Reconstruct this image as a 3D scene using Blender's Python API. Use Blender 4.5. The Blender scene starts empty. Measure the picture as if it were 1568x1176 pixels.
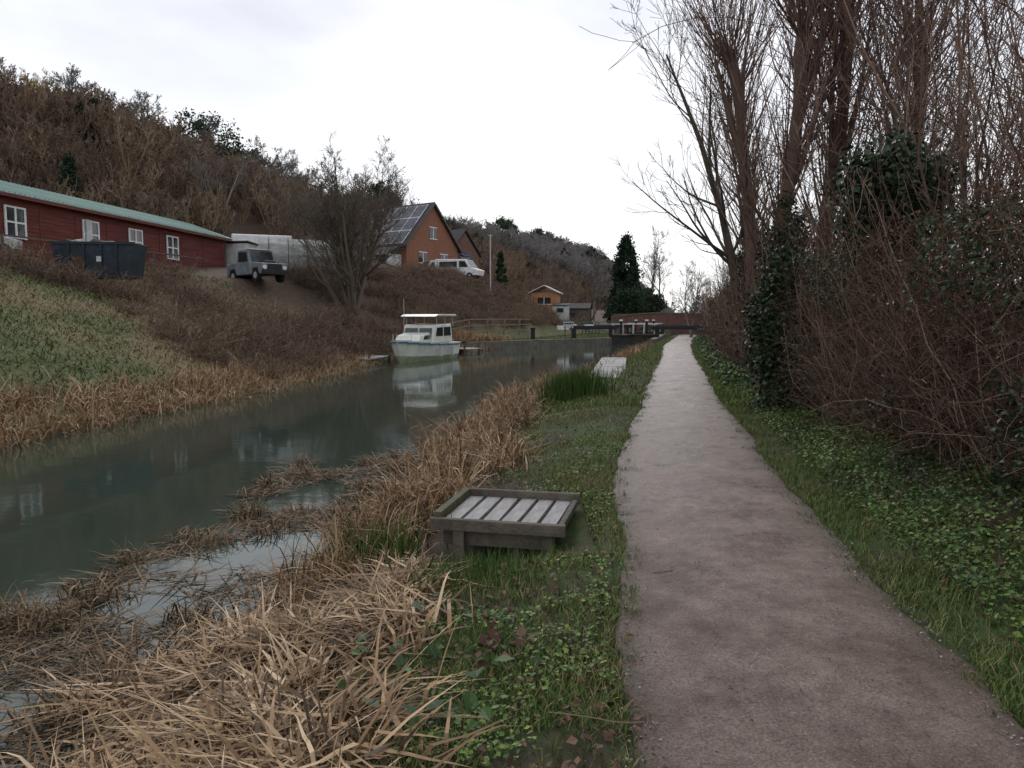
import bpy, math, numpy as np
from mathutils import Vector
rng=np.random.default_rng(7)
S=bpy.context.scene
S.view_settings.view_transform='Standard'; S.view_settings.look='None'; S.view_settings.exposure=0
# ------------------------------------------------------------------ materials
def newmat(name):
    m=bpy.data.materials.new(name); m.use_nodes=True
    nt=m.node_tree; b=nt.nodes['Principled BSDF']; return m,nt,b
def c4(c): return (c[0],c[1],c[2],1)
def M(name,c1,c2=None,scale=4.0,rough=.8,bump=0.0,bscale=None,metal=0.0,spec=.3,stretch=(1,1,1)):
    m,nt,b=newmat(name); L=nt.links
    c2=c2 or tuple(v*.65 for v in c1)
    tc=nt.nodes.new('ShaderNodeTexCoord'); mp=nt.nodes.new('ShaderNodeMapping'); mp.inputs['Scale'].default_value=stretch
    L.new(tc.outputs['Object'],mp.inputs[0])
    n=nt.nodes.new('ShaderNodeTexNoise'); n.inputs['Scale'].default_value=scale; n.inputs['Detail'].default_value=8; n.inputs['Roughness'].default_value=.65
    L.new(mp.outputs[0],n.inputs['Vector'])
    r=nt.nodes.new('ShaderNodeValToRGB'); r.color_ramp.elements[0].position=.35; r.color_ramp.elements[1].position=.65
    r.color_ramp.elements[0].color=c4(c2); r.color_ramp.elements[1].color=c4(c1)
    L.new(n.outputs['Fac'],r.inputs[0]); L.new(r.outputs[0],b.inputs['Base Color'])
    b.inputs['Roughness'].default_value=rough; b.inputs['Metallic'].default_value=metal; b.inputs['Specular IOR Level'].default_value=spec
    if bump:
        n2=nt.nodes.new('ShaderNodeTexNoise'); n2.inputs['Scale'].default_value=bscale or scale*6; n2.inputs['Detail'].default_value=6
        L.new(mp.outputs[0],n2.inputs['Vector'])
        bp=nt.nodes.new('ShaderNodeBump'); bp.inputs['Strength'].default_value=bump; bp.inputs['Distance'].default_value=.03
        L.new(n2.outputs['Fac'],bp.inputs['Height']); L.new(bp.outputs[0],b.inputs['Normal'])
    return m
def MT(name,cols,rough=.75,rand=.25,spec=.2):
    """tint-attribute driven organic material"""
    m,nt,b=newmat(name); L=nt.links
    a=nt.nodes.new('ShaderNodeAttribute'); a.attribute_name='tint'
    oi=nt.nodes.new('ShaderNodeObjectInfo')
    ma=nt.nodes.new('ShaderNodeMath'); ma.operation='MULTIPLY_ADD'; ma.inputs[1].default_value=rand; 
    L.new(oi.outputs['Random'],ma.inputs[0]); L.new(a.outputs['Fac'],ma.inputs[2])
    mb=nt.nodes.new('ShaderNodeMath'); mb.operation='SUBTRACT'; mb.inputs[1].default_value=rand/2
    L.new(ma.outputs[0],mb.inputs[0])
    r=nt.nodes.new('ShaderNodeValToRGB'); e=r.color_ramp.elements
    while len(e)<len(cols): e.new(.5)
    for i,c in enumerate(cols): e[i].position=i/(len(cols)-1); e[i].color=c4(c)
    L.new(mb.outputs[0],r.inputs[0]); L.new(r.outputs[0],b.inputs['Base Color'])
    b.inputs['Roughness'].default_value=rough; b.inputs['Specular IOR Level'].default_value=spec
    return m
m_bark=MT('bark_brown',[(.05,.04,.032),(.10,.08,.06),(.17,.135,.105)])
m_bark_red=MT('bark_redbrown',[(.07,.042,.034),(.15,.095,.073),(.25,.17,.13)])
m_bark_hill=MT('bark_hillside',[(.09,.058,.042),(.16,.11,.08),(.26,.19,.12)],rand=.9)
m_bark_grey=MT('bark_grey',[(.07,.065,.055),(.13,.12,.105),(.22,.20,.17)],rand=.4)
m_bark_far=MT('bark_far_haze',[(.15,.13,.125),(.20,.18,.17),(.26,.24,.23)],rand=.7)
m_bramble=MT('bramble',[(.04,.022,.018),(.09,.05,.038),(.15,.095,.068),(.26,.19,.13)])
m_bramfar=MT('bramble_far',[(.07,.045,.035),(.13,.088,.065),(.20,.14,.095),(.28,.20,.13)],rand=.5)
m_reed=MT('dry_reed',[(.055,.036,.02),(.18,.11,.055),(.37,.24,.125),(.58,.43,.27)],rough=.6)
m_reedwet=MT('wet_reed',[(.035,.024,.013),(.11,.075,.04),(.28,.19,.105)],rough=.7,spec=.15)
m_grass=MT('grass_blade',[(.035,.062,.016),(.065,.115,.026),(.12,.17,.04),(.24,.20,.09),(.34,.25,.14)])
m_fargrass=MT('far_grass_blade',[(.05,.075,.022),(.085,.115,.035),(.14,.155,.055),(.22,.18,.09),(.28,.21,.12)])
m_ivy=MT('ivy_leaf',[(.010,.018,.010),(.024,.045,.017),(.045,.085,.026)],rough=.45,spec=.4)
m_weed=MT('weed_leaf',[(.025,.05,.018),(.055,.10,.028),(.10,.17,.04),(.20,.26,.05)],rough=.55)
m_litter=MT('dead_leaf',[(.05,.024,.016),(.11,.058,.036),(.19,.11,.065)],rough=.6)
m_pebble=MT('gravel_stone',[(.06,.05,.045),(.18,.15,.13),(.34,.30,.27)],rough=.6)
m_conif=MT('conifer_leaf',[(.008,.018,.010),(.018,.038,.018),(.035,.06,.025)])
m_farever=MT('evergreen_leaf',[(.018,.028,.018),(.032,.05,.025),(.055,.075,.036)],rand=.5)
m_yellow=MT('yellow_willow_twig',[(.20,.14,.05),(.32,.23,.08),(.42,.31,.12)])
# ------------------------------------------------------------------ noise + terrain
def vn(x,y,s,seed=0):
    x=np.asarray(x,float)/s+seed*7.31; y=np.asarray(y,float)/s+seed*3.17
    xi=np.floor(x); yi=np.floor(y); fx=x-xi; fy=y-yi; fx=fx*fx*(3-2*fx); fy=fy*fy*(3-2*fy)
    h=lambda a,b:np.mod(np.sin(a*127.1+b*311.7+seed*13.7)*43758.5453,1.0)
    return (h(xi,yi)*(1-fx)+h(xi+1,yi)*fx)*(1-fy)+(h(xi,yi+1)*(1-fx)+h(xi+1,yi+1)*fx)*fy
def fbm(x,y,s,seed=0,o=4):
    v=0;a=.5;t=0
    for i in range(o): v=v+a*vn(x,y,s/2**i,seed+i); t+=a; a*=.5
    return v/t
ss=lambda t:(lambda u:u*u*(3-2*u))(np.clip(t,0,1))
TY=np.arange(-20,3200,.25)
def tab(p,w=9):
    v=np.interp(TY,[a for a,b in p],[b for a,b in p])
    sl=(p[-1][1]-p[-2][1])/(p[-1][0]-p[-2][0]); v=np.where(TY>p[-1][0],p[-1][1]+sl*(TY-p[-1][0]),v)
    k=np.ones(w)/w; vv=np.convolve(np.pad(v,(w//2,w//2),'edge'),k,'valid')
    return lambda y:np.interp(y,TY,vv)
nb=tab([(-20,-2.6),(2,-2.5),(3.3,-2.4),(4.5,-2.15),(5.2,-1.8),(5.8,-1.4),(8,-1.1),(10,-1.2),(15,-.8),(20,0),(24,1.4),(28,3),(43,6.9),(60,11.6),(84,17.2),(300,70),(900,215)],5)
fb=tab([(-20,-9.5),(8,-9.2),(12.4,-8.7),(17,-8.1),(21,-7.5),(33,-7),(42,-6.7),(50.6,-3),(56,2),(62,8),(84,13.7),(300,66.5),(900,211)],7)
bl=tab([(-20,-9.5),(8,-9.2),(12.4,-8.7),(17,-8.1),(21,-7.5),(33,-7),(42,-6.7),(50.6,-3),(62,1.6),(74,5.2),(84,8.5),(120,18),(300,62),(500,110),(900,206)],7)
pl=tab([(-20,.3),(0,.3),(2.6,.39),(4.23,.56),(7.39,1.015),(10.6,1.66),(17,3.02),(34,6.8),(46.7,9.45),(60,12.8),(84,19),(900,240)],11)
pr=tab([(-20,1.9),(0,1.95),(2.6,2.07),(4.23,2.33),(7.39,2.83),(10.6,3.46),(17,4.75),(34,8.45),(46.7,11.4),(60,14.7),(84,21),(900,242)],11)
Wf=tab([(0,14.5),(30,14),(36,11.5),(42,9.5),(50,8.5),(75,8.5),(100,9)])
Tf=tab([(0,4.2),(30,4.1),(42,3.9),(50,4.5),(65,5.5),(75,5.3),(90,3.6),(110,3),(200,4),(900,8)])
D0=tab([(0,25),(54,25),(68,14),(84,13),(200,16),(900,30)])
RH=tab([(0,24),(100,24),(130,24),(200,26),(300,30),(500,46),(650,58),(1500,66)])
def H(x,y):
    x=np.asarray(x,float); y=np.asarray(y,float)
    n,f,b,L,R=nb(y),fb(y),np.minimum(bl(y),fb(y)),pl(y),pr(y)
    near=ss((y-46)/6); z0=-.5+.62*near
    d=b-x; W=Wf(y);T=Tf(y)
    zl=z0+(T-z0)*np.clip(d/W,0,1)+.07*np.clip(d-W,0,30)
    hb=fbm(x,y,5,3)-.5
    zl=zl+hb*.5*ss(d/2)*ss((W+1-d)/3)
    d0=D0(y); t=np.clip((d-d0)/(100-d0),0,1)
    zl=zl+(RH(y)-T)*np.sin(t*math.pi/2)+ (fbm(x,y,40,5)-.5)*8*ss((d-d0)/25)
    inc=np.minimum(x-f,n-x); zc=-.5-.9*np.clip(inc/1.2,0,1)
    fade=ss((y-84)/2); zc=zc*(1-fade)+1.0*fade
    zq=np.where(y>46,.12,-.5)
    tt=np.clip((x-n)/np.maximum(L-.3-n,.3),0,1)
    zb=-.52+.52*ss(tt**.75)+(fbm(x,y,.5,9)-.5)*.14*np.sin(tt*math.pi)
    zb=zb-.24*np.exp(-((x-.0)/.6)**2-((y-5.8)/.6)**2)
    zb=zb*(1-fade)+fade*.5
    rr=x-R
    zr=.45*ss((rr-.1)/2.6)+(fbm(x,y,.7,11)-.5)*.12*ss(rr/.6)
    z=np.where(x<b,zl,np.where(x<f,zq,np.where(x<n,zc,np.where(x<L,zb,np.where(x<R,0,zr)))))
    z=z+ss((y-200)/500)*26*ss((x-b)/60)
    return z
def row(y):
    b=float(min(bl(y),fb(y)-.02)); f=float(fb(y)); n=float(nb(y)); L=float(pl(y)); R=float(pr(y)); W=float(Wf(y))
    keys=[b-1900,b-320,b-112,b-26,b-W,b,f,f+1.2,n-1.2,n,L,R,R+3,R+16,R+150,R+1900]
    cnt=[4,12,36,16,40,6,4,2,4,26,2,14,12,14,6]
    xs=[]
    for i,c in enumerate(cnt): xs+=list(np.linspace(keys[i],keys[i+1],c,endpoint=False))
    return xs+[keys[-1]]
ys=list(np.arange(-8,12,.2))+list(np.arange(12,40,.5))+list(np.arange(40,100,1))
y=100.
while y<3000: ys.append(y); y*=1.035
GX=np.array([row(v) for v in ys]); GY=np.repeat(np.array(ys)[:,None],GX.shape[1],1)
GZ=H(GX,GY)
def quads_obj(name,V,F,mats,tint=None,mi=None,smooth=False,col=None,link=True):
    me=bpy.data.meshes.new(name)
    V=np.ascontiguousarray(V,dtype=np.float32); F=np.ascontiguousarray(F,dtype=np.int32)
    me.vertices.add(len(V)); me.vertices.foreach_set('co',V.ravel())
    me.loops.add(F.size); me.loops.foreach_set('vertex_index',F.ravel())
    me.polygons.add(len(F)); me.polygons.foreach_set('loop_start',np.arange(0,F.size,4,dtype=np.int32))
    try: me.polygons.foreach_set('loop_total',np.full(len(F),4,dtype=np.int32))
    except Exception: pass
    for m in mats: me.materials.append(m)
    if mi is not None: me.polygons.foreach_set('material_index',np.asarray(mi,dtype=np.int32))
    if tint is not None:
        a=me.attributes.new('tint','FLOAT','POINT'); a.data.foreach_set('value',np.asarray(tint,dtype=np.float32))
    if col is not None:
        a=me.attributes.new('Col','FLOAT_COLOR','POINT'); a.data.foreach_set('color',np.asarray(col,dtype=np.float32).ravel())
    me.update(calc_edges=True)
    me.polygons.foreach_set('use_smooth',np.full(len(F),smooth))
    o=bpy.data.objects.new(name,me)
    if link: S.collection.objects.link(o)
    return o
def gridF(r,c):
    i=np.arange(r-1)[:,None]*c+np.arange(c-1)[None,:]; i=i.ravel()
    return np.stack([i,i+1,i+c+1,i+c],1)
def mix(a,b,t): return a*(1-t[...,None])+b*t[...,None]
A=lambda *c:np.array(c)
n1=fbm(GX,GY,3,21); n2=fbm(GX,GY,12,22); n3=fbm(GX,GY,.6,23)
B_=np.minimum(bl(GY),fb(GY)); d=B_-GX
green=A(.08,.095,.035); dry=A(.15,.115,.06); mud=A(.05,.038,.026); scrub=A(.095,.066,.045); far=A(.12,.108,.088)
left=mix(np.broadcast_to(green,GX.shape+(3,)),dry,ss((n1*.6+n2*.6-.5)*4))
left=mix(left,scrub,ss((GY-26)/8)*ss((d-.5)/2))
left=mix(left,scrub,ss((d-Wf(GY)-6)/4)); left=mix(left,far,ss((GY-250)/300))  # distance haze is put into the ground colour: paler and greyer far off
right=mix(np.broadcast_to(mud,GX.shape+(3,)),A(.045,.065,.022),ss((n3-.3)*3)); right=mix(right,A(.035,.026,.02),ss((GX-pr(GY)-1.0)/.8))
bank=mix(np.broadcast_to(mud,GX.shape+(3,)),A(.05,.075,.022),ss((n3-.35)*3)*ss((GX-nb(GY))/2-.2))
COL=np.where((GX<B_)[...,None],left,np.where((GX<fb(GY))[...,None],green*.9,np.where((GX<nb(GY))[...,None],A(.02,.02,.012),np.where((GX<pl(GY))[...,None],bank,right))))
COL=np.where(((GY>84)&(GX>B_))[...,None],A(.06,.06,.032),COL)
COL=np.concatenate([COL,np.ones(GX.shape+(1,))],-1)
mg,nt,b=newmat('ground_mat')
a=nt.nodes.new('ShaderNodeAttribute'); a.attribute_name='Col'
tc=nt.nodes.new('ShaderNodeTexCoord'); n=nt.nodes.new('ShaderNodeTexNoise'); n.inputs['Scale'].default_value=6; n.inputs['Detail'].default_value=10; n.inputs['Roughness'].default_value=.7
nt.links.new(tc.outputs['Object'],n.inputs['Vector'])
mr=nt.nodes.new('ShaderNodeMapRange'); mr.inputs[1].default_value=.3; mr.inputs[2].default_value=.7; mr.inputs[3].default_value=.45; mr.inputs[4].default_value=1.5
nt.links.new(n.outputs['Fac'],mr.inputs[0])
mx=nt.nodes.new('ShaderNodeVectorMath'); mx.operation='MULTIPLY'; nt.links.new(a.outputs['Color'],mx.inputs[0]); nt.links.new(mr.outputs[0],mx.inputs[1]); nt.links.new(mx.outputs[0],b.inputs['Base Color'])
bp=nt.nodes.new('ShaderNodeBump'); bp.inputs['Strength'].default_value=.7; bp.inputs['Distance'].default_value=.05; nt.links.new(n.outputs['Fac'],bp.inputs['Height']); nt.links.new(bp.outputs[0],b.inputs['Normal'])
b.inputs['Roughness'].default_value=.9; b.inputs['Specular IOR Level'].default_value=.2
V=np.stack([GX,GY,GZ],-1).reshape(-1,3)
quads_obj('ground_terrain',V,gridF(*GX.shape),[mg],col=COL.reshape(-1,4),smooth=True)
# water
wy=np.arange(-8,86,1.0); WX=np.stack([fb(wy)-.6,nb(wy)+.7],1); WX=np.stack([WX[:,0]*(1-t)+WX[:,1]*t for t in np.linspace(0,1,6)],1)
WV=np.stack([WX,np.repeat(wy[:,None],6,1),np.full(WX.shape,-.45)],-1).reshape(-1,3)
mw,nt,b=newmat('canal_water_mat')
b.inputs['Base Color'].default_value=(.034,.050,.036,1); b.inputs['Roughness'].default_value=.06; b.inputs['IOR'].default_value=1.34; b.inputs['Specular IOR Level'].default_value=.9
tc=nt.nodes.new('ShaderNodeTexCoord'); n=nt.nodes.new('ShaderNodeTexNoise'); n.inputs['Scale'].default_value=1.6; n.inputs['Detail'].default_value=3
nt.links.new(tc.outputs['Object'],n.inputs['Vector']); bp=nt.nodes.new('ShaderNodeBump'); bp.inputs['Strength'].default_value=.03; bp.inputs['Distance'].default_value=.1
nt.links.new(n.outputs['Fac'],bp.inputs['Height']); nt.links.new(bp.outputs[0],b.inputs['Normal'])
quads_obj('canal_water',WV,gridF(len(wy),6),[mw],smooth=True)
# towpath
py=np.arange(-8,84,.06); eL=pl(py)+(fbm(py,py*0,.9,31,5)-.5)*.26; eR=pr(py)+(fbm(py,py*0,.9,33,5)-.5)*.28
tt=np.linspace(0,1,26); PX=eL[:,None]*(1-tt)+eR[:,None]*tt; PY=np.repeat(py[:,None],26,1)
PZ=.010+.02*np.sin(tt*math.pi)[None,:]+(fbm(PX,PY,.35,35)-.5)*.04*np.sin(tt*math.pi)
PZ[:,0]=-.03;PZ[:,-1]=-.03
PE=1-np.minimum(tt,1-tt)[None,:]*2*np.ones_like(PX)
mp_,nt,b=newmat('towpath_gravel')
tc=nt.nodes.new('ShaderNodeTexCoord')
def NZ(nt,sc,det=8,ro=.6):
    n=nt.nodes.new('ShaderNodeTexNoise'); n.inputs['Scale'].default_value=sc; n.inputs['Detail'].default_value=det; n.inputs['Roughness'].default_value=ro; nt.links.new(tc.outputs['Object'],n.inputs['Vector']); return n
def RAMP(nt,src,p0,c0,p1,c1):
    r=nt.nodes.new('ShaderNodeValToRGB'); r.color_ramp.elements[0].position=p0; r.color_ramp.elements[1].position=p1; r.color_ramp.elements[0].color=c4(c0); r.color_ramp.elements[1].color=c4(c1); nt.links.new(src,r.inputs[0]); return r
def VM(nt,op,a_,b_):
    v=nt.nodes.new('ShaderNodeVectorMath'); v.operation=op; nt.links.new(a_,v.inputs[0]); nt.links.new(b_,v.inputs[1]); return v.outputs[0]
na=NZ(nt,1.6,8,.65); nf=NZ(nt,80,6,.85); nm=NZ(nt,8,8,.78)
r1=RAMP(nt,na.outputs['Fac'],.36,(.17,.12,.094),.64,(.30,.232,.195))
r2=RAMP(nt,nf.outputs['Fac'],.38,(.34,.32,.31),.64,(1.6,1.57,1.55))
r3=RAMP(nt,nm.outputs['Fac'],.36,(.64,.60,.56),.6,(1.1,1.09,1.08))
vo=nt.nodes.new('ShaderNodeTexVoronoi'); vo.inputs['Scale'].default_value=40; nt.links.new(tc.outputs['Object'],vo.inputs['Vector'])
r4=RAMP(nt,vo.outputs['Distance'],.10,(1.5,1.45,1.4),.22,(1,1,1))
c_=VM(nt,'MULTIPLY',VM(nt,'MULTIPLY',VM(nt,'MULTIPLY',r1.outputs[0],r2.outputs[0]),r3.outputs[0]),r4.outputs[0])
ae=nt.nodes.new('ShaderNodeAttribute'); ae.attribute_name='tint'
ad=nt.nodes.new('ShaderNodeMath'); ad.operation='MULTIPLY_ADD'; ad.inputs[1].default_value=1.2; nt.links.new(nm.outputs['Fac'],ad.inputs[0]); nt.links.new(ae.outputs['Fac'],ad.inputs[2])
hf=nt.nodes.new('ShaderNodeMath'); hf.operation='MULTIPLY'; hf.inputs[1].default_value=.5; nt.links.new(ad.outputs[0],hf.inputs[0])
rE=RAMP(nt,hf.outputs[0],.64,(0,0,0),.80,(1,1,1))
mxe=nt.nodes.new('ShaderNodeMix'); mxe.data_type='RGBA'; nt.links.new(rE.outputs[0],mxe.inputs['Factor']); nt.links.new(c_,mxe.inputs['A']); 
dm=VM(nt,'MULTIPLY',r2.outputs[0],r3.outputs[0]); rg=nt.nodes.new('ShaderNodeRGB'); rg.outputs[0].default_value=(.10,.074,.048,1); nt.links.new(VM(nt,'MULTIPLY',dm,rg.outputs[0]),mxe.inputs['B'])
nt.links.new(mxe.outputs['Result'],b.inputs['Base Color'])
rr=RAMP(nt,na.outputs['Fac'],.38,(.22,.22,.22),.58,(.50,.50,.50)); nt.links.new(rr.outputs[0],b.inputs['Roughness']); b.inputs['Specular IOR Level'].default_value=.5
b1=nt.nodes.new('ShaderNodeBump'); b1.inputs['Strength'].default_value=.55; b1.inputs['Distance'].default_value=.012; nt.links.new(nf.outputs['Fac'],b1.inputs['Height'])
b2=nt.nodes.new('ShaderNodeBump'); b2.inputs['Strength'].default_value=.85; b2.inputs['Distance'].default_value=.05; nt.links.new(nm.outputs['Fac'],b2.inputs['Height']); nt.links.new(b1.outputs[0],b2.inputs['Normal']); nt.links.new(b2.outputs[0],b.inputs['Normal'])
quads_obj('towpath',np.stack([PX,PY,PZ],-1).reshape(-1,3),gridF(len(py),26),[mp_],tint=PE.ravel(),smooth=True)
# ------------------------------------------------------------------ organic builders
def blades(P,h,w,az,a0,bend,segs=4,knee=None,tint=None,floor=None,tw=.6):
    N=len(P); k=np.arange(segs)+.5
    t=k/segs
    if knee is None: f=np.repeat(t[None,:],N,0)
    else: f=1/(1+np.exp(-(t[None,:]-knee[:,None])*14))
    a=a0[:,None]+bend[:,None]*f
    D=np.stack([np.sin(a)*np.cos(az)[:,None],np.sin(a)*np.sin(az)[:,None],np.cos(a)],-1)*(h/segs)[:,None,None]
    C=np.concatenate([P[:,None,:],P[:,None,:]+np.cumsum(D,1)],1)
    if floor is not None: C[:,1:,2]=np.maximum(C[:,1:,2],(floor[:,None]+rng.uniform(.0,.10,(N,1))+rng.uniform(0,.02,(N,segs))))
    tws=az+math.pi/2+rng.uniform(-tw,tw,N)
    wv=np.stack([np.cos(tws),np.sin(tws),rng.uniform(-.4,.4,N)],-1)
    s=np.linspace(0,1,segs+1); ww=(1-s**2*.93)
    off=wv[:,None,:]*(w[:,None]*ww[None,:])[...,None]*.5
    V=np.stack([C-off,C+off],2).reshape(-1,3)
    base=(np.arange(N)*(segs+1)*2)[:,None]+(np.arange(segs)*2)[None,:]; base=base.ravel()
    F=np.stack([base,base+1,base+3,base+2],1)
    T=np.repeat((tint if tint is not None else rng.random(N)),(segs+1)*2)
    return V,F,T
def leaves(P,size,tint,flat=0.0,asp=.7):
    N=len(P); u=rng.normal(size=(N,3)); nrm=rng.normal(size=(N,3)); nrm[:,2]=np.abs(nrm[:,2])+flat; nrm/=np.linalg.norm(nrm,axis=1)[:,None]
    u=u-(u*nrm).sum(1)[:,None]*nrm; u/=np.linalg.norm(u,axis=1)[:,None]; v=np.cross(nrm,u)
    s=np.asarray(size).reshape(-1,1)*np.ones((N,1))
    V=np.stack([P-u*s*.5,P+v*s*asp*.5+nrm*s*.08-u*s*.05,P+u*s*.5,P-v*s*asp*.5+nrm*s*.08-u*s*.05],1).reshape(-1,3)
    return V,np.arange(4*N).reshape(-1,4),np.repeat(tint,4)
def curves(P,D,Ln,n,wander,trop,r=rng,tropv=(0,0,1)):
    Mn=len(P); D=D/np.linalg.norm(D,axis=1)[:,None]; pts=[P]; 
    for i in range(n):
        D=D+r.normal(size=(Mn,3))*wander+np.array(tropv)*(trop if np.isscalar(trop) else trop[i])
        D=D/np.linalg.norm(D,axis=1)[:,None]; pts.append(pts[-1]+D*(Ln/n)[:,None])
    return np.stack(pts,1)
def spawn(par,rad,k,t0,t1,ang,angv,lf,lv,plen,rr,n,wander,trop,r=rng,shape=None):
    Mn,N=par.shape[:2]; idx=np.repeat(np.arange(Mn),k); t=r.uniform(t0,t1,Mn*k); s=t*(N-1); i=np.minimum(s.astype(int),N-2); f=(s-i)[:,None]
    P=par[idx,i]*(1-f)+par[idx,i+1]*f; T=par[idx,i+1]-par[idx,i]; T/=np.linalg.norm(T,axis=1)[:,None]+1e-9
    rv=r.normal(size=T.shape); pv=np.cross(T,rv); pv/=np.linalg.norm(pv,axis=1)[:,None]+1e-9
    a=np.radians(ang+r.normal(size=len(T))*angv)[:,None]; D=T*np.cos(a)+pv*np.sin(a)
    ln=plen[idx]*lf*r.uniform(1-lv,1+lv,len(T))*(1-.45*t if shape is None else shape(t))
    R0=(rad[idx,i]*(1-f[:,0])+rad[idx,i+1]*f[:,0])*rr
    c=curves(P,D,ln,n,wander,trop,r)
    return c,R0,ln
def radii(R0,n,tip=.25,minr=.003): 
    s=np.linspace(0,1,n+1); return np.maximum(R0[:,None]*(1-s*(1-tip))[None,:],minr)
def tubes(c,rad,sides=3,tint=None):
    Mn,N=c.shape[:2]; T=np.gradient(c,axis=1); T/=np.linalg.norm(T,axis=2)[...,None]+1e-9
    ref=np.array([.31,.87,.12]); u=np.cross(T,ref); u/=np.linalg.norm(u,axis=2)[...,None]+1e-9; v=np.cross(T,u)
    an=np.arange(sides)*2*math.pi/sides
    V=c[:,:,None,:]+(u[:,:,None,:]*np.cos(an)[:,None]+v[:,:,None,:]*np.sin(an)[:,None])*rad[:,:,None,None]
    b=(np.arange(Mn)*N*sides)[:,None,None]+(np.arange(N-1)*sides)[None,:,None]; k=np.arange(sides)[None,None,:]; k2=(np.arange(sides)+1)%sides
    F=np.stack([b+k,b+k2[None,None,:],b+sides+k2[None,None,:],b+sides+k],-1).reshape(-1,4)
    tn=tint if tint is not None else rng.uniform(.2,.8,Mn)
    return V.reshape(-1,3),F,np.repeat(tn,N*sides)
def join(parts,name,mats,mis=None,smooth=False,link=True):
    Vs=[];Fs=[];Ts=[];Ms=[];o=0
    for i,(V,F,T) in enumerate(parts):
        Vs.append(V);Fs.append(F+o);Ts.append(T);Ms.append(np.full(len(F),mis[i] if mis else 0));o+=len(V)
    return quads_obj(name,np.concatenate(Vs),np.concatenate(Fs),mats,tint=np.concatenate(Ts),mi=np.concatenate(Ms),smooth=smooth,link=link)
def col1(v,N=1): return np.full(N,float(v))
def tree_parts(h,tr,stems=1,lean=.05,limbs=12,sub=8,tw=8,la=45,lf=.55,t0=.3,trop=.06,minr=.004,seed=1,wander=.10,fine=0,tropt=None):
    r=np.random.default_rng(seed); parts=[]
    D=np.stack([r.normal(size=stems)*lean,r.normal(size=stems)*lean,np.ones(stems)],1)
    P=np.stack([r.normal(size=stems)*.1*(stems>1),r.normal(size=stems)*.1*(stems>1),np.full(stems,-.1)],1)
    ln=h*r.uniform(.75,1,stems) if stems>1 else col1(h*.92)
    c=curves(P,D,ln,12,wander*.5,.02,r); R=radii(col1(tr,stems),12,.12,minr); parts.append(tubes(c,R,7,r.uniform(.4,.8,stems)))
    c1,r1,l1=spawn(c,R,limbs,t0,1,la,10,lf,.25,ln,.55,8,wander,trop,r,shape=lambda t:1.15-.75*t); R1=radii(r1,8,.2,minr); parts.append(tubes(c1,R1,4,r.uniform(.3,.7,len(c1))))
    c2,r2,l2=spawn(c1,R1,sub,.2,1,42,12,.45,.3,l1,.55,5,wander*1.3,trop,r); R2=radii(r2,5,.3,minr); parts.append(tubes(c2,R2,3,r.uniform(.2,.7,len(c2))))
    c3,r3,l3=spawn(c2,R2,tw,.15,1,40,14,.5,.35,l2,.6,3,wander*1.5,trop if tropt is None else tropt,r); R3=radii(r3,3,.5,minr*.8); parts.append(tubes(c3,R3,3,r.uniform(.2,.9,len(c3))))
    if fine:
        c4_,r4,l4=spawn(c3,R3,fine,.1,1,38,14,.6,.3,l3,.7,2,wander*1.5,trop,r); parts.append(tubes(c4_,radii(r4,2,.6,minr*.7),3,r.uniform(.3,1,len(c4_))))
    return parts
def place(o,x,y,z=None,rot=0,s=1):
    o.location=(x,y,float(H(x,y)) if z is None else z); o.rotation_euler=(0,0,rot); o.scale=(s,s,s); return o
def scatter(name,objs,P,sc,rz,idx):
    col=bpy.data.collections.new(name+'_variants')
    for o in objs: col.objects.link(o)
    me=bpy.data.meshes.new(name); me.from_pydata([tuple(p) for p in P],[],[])
    a=me.attributes.new('isc','FLOAT','POINT'); a.data.foreach_set('value',np.asarray(sc,dtype=np.float32))
    a=me.attributes.new('irz','FLOAT','POINT'); a.data.foreach_set('value',np.asarray(rz,dtype=np.float32))
    a=me.attributes.new('iix','INT','POINT'); a.data.foreach_set('value',np.asarray(idx,dtype=np.int32))
    o=bpy.data.objects.new(name,me); S.collection.objects.link(o)
    g=bpy.data.node_groups.new(name+'_gn','GeometryNodeTree')
    g.interface.new_socket('Geometry',in_out='INPUT',socket_type='NodeSocketGeometry'); g.interface.new_socket('Geometry',in_out='OUTPUT',socket_type='NodeSocketGeometry')
    N=g.nodes; L=g.links; gi=N.new('NodeGroupInput'); go=N.new('NodeGroupOutput'); ip=N.new('GeometryNodeInstanceOnPoints'); ci=N.new('GeometryNodeCollectionInfo')
    ci.inputs['Collection'].default_value=col; ci.inputs['Separate Children'].default_value=True; ci.inputs['Reset Children'].default_value=True
    def at(n,t):
        q=N.new('GeometryNodeInputNamedAttribute'); q.data_type=t; q.inputs['Name'].default_value=n; return [s for s in q.outputs if s.enabled and s.name=='Attribute'][0]
    cx=N.new('ShaderNodeCombineXYZ'); L.new(at('irz','FLOAT'),cx.inputs[2]); er=N.new('FunctionNodeEulerToRotation'); L.new(cx.outputs[0],er.inputs[0])
    L.new(gi.outputs[0],ip.inputs['Points']); L.new(ci.outputs[0],ip.inputs['Instance']); ip.inputs['Pick Instance'].default_value=True
    L.new(at('iix','INT'),ip.inputs['Instance Index']); L.new(er.outputs[0],ip.inputs['Rotation']); L.new(at('isc','FLOAT'),ip.inputs['Scale'])
    L.new(ip.outputs[0],go.inputs[0])
    md=o.modifiers.new('scatter','NODES'); md.node_group=g
    return o
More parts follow.
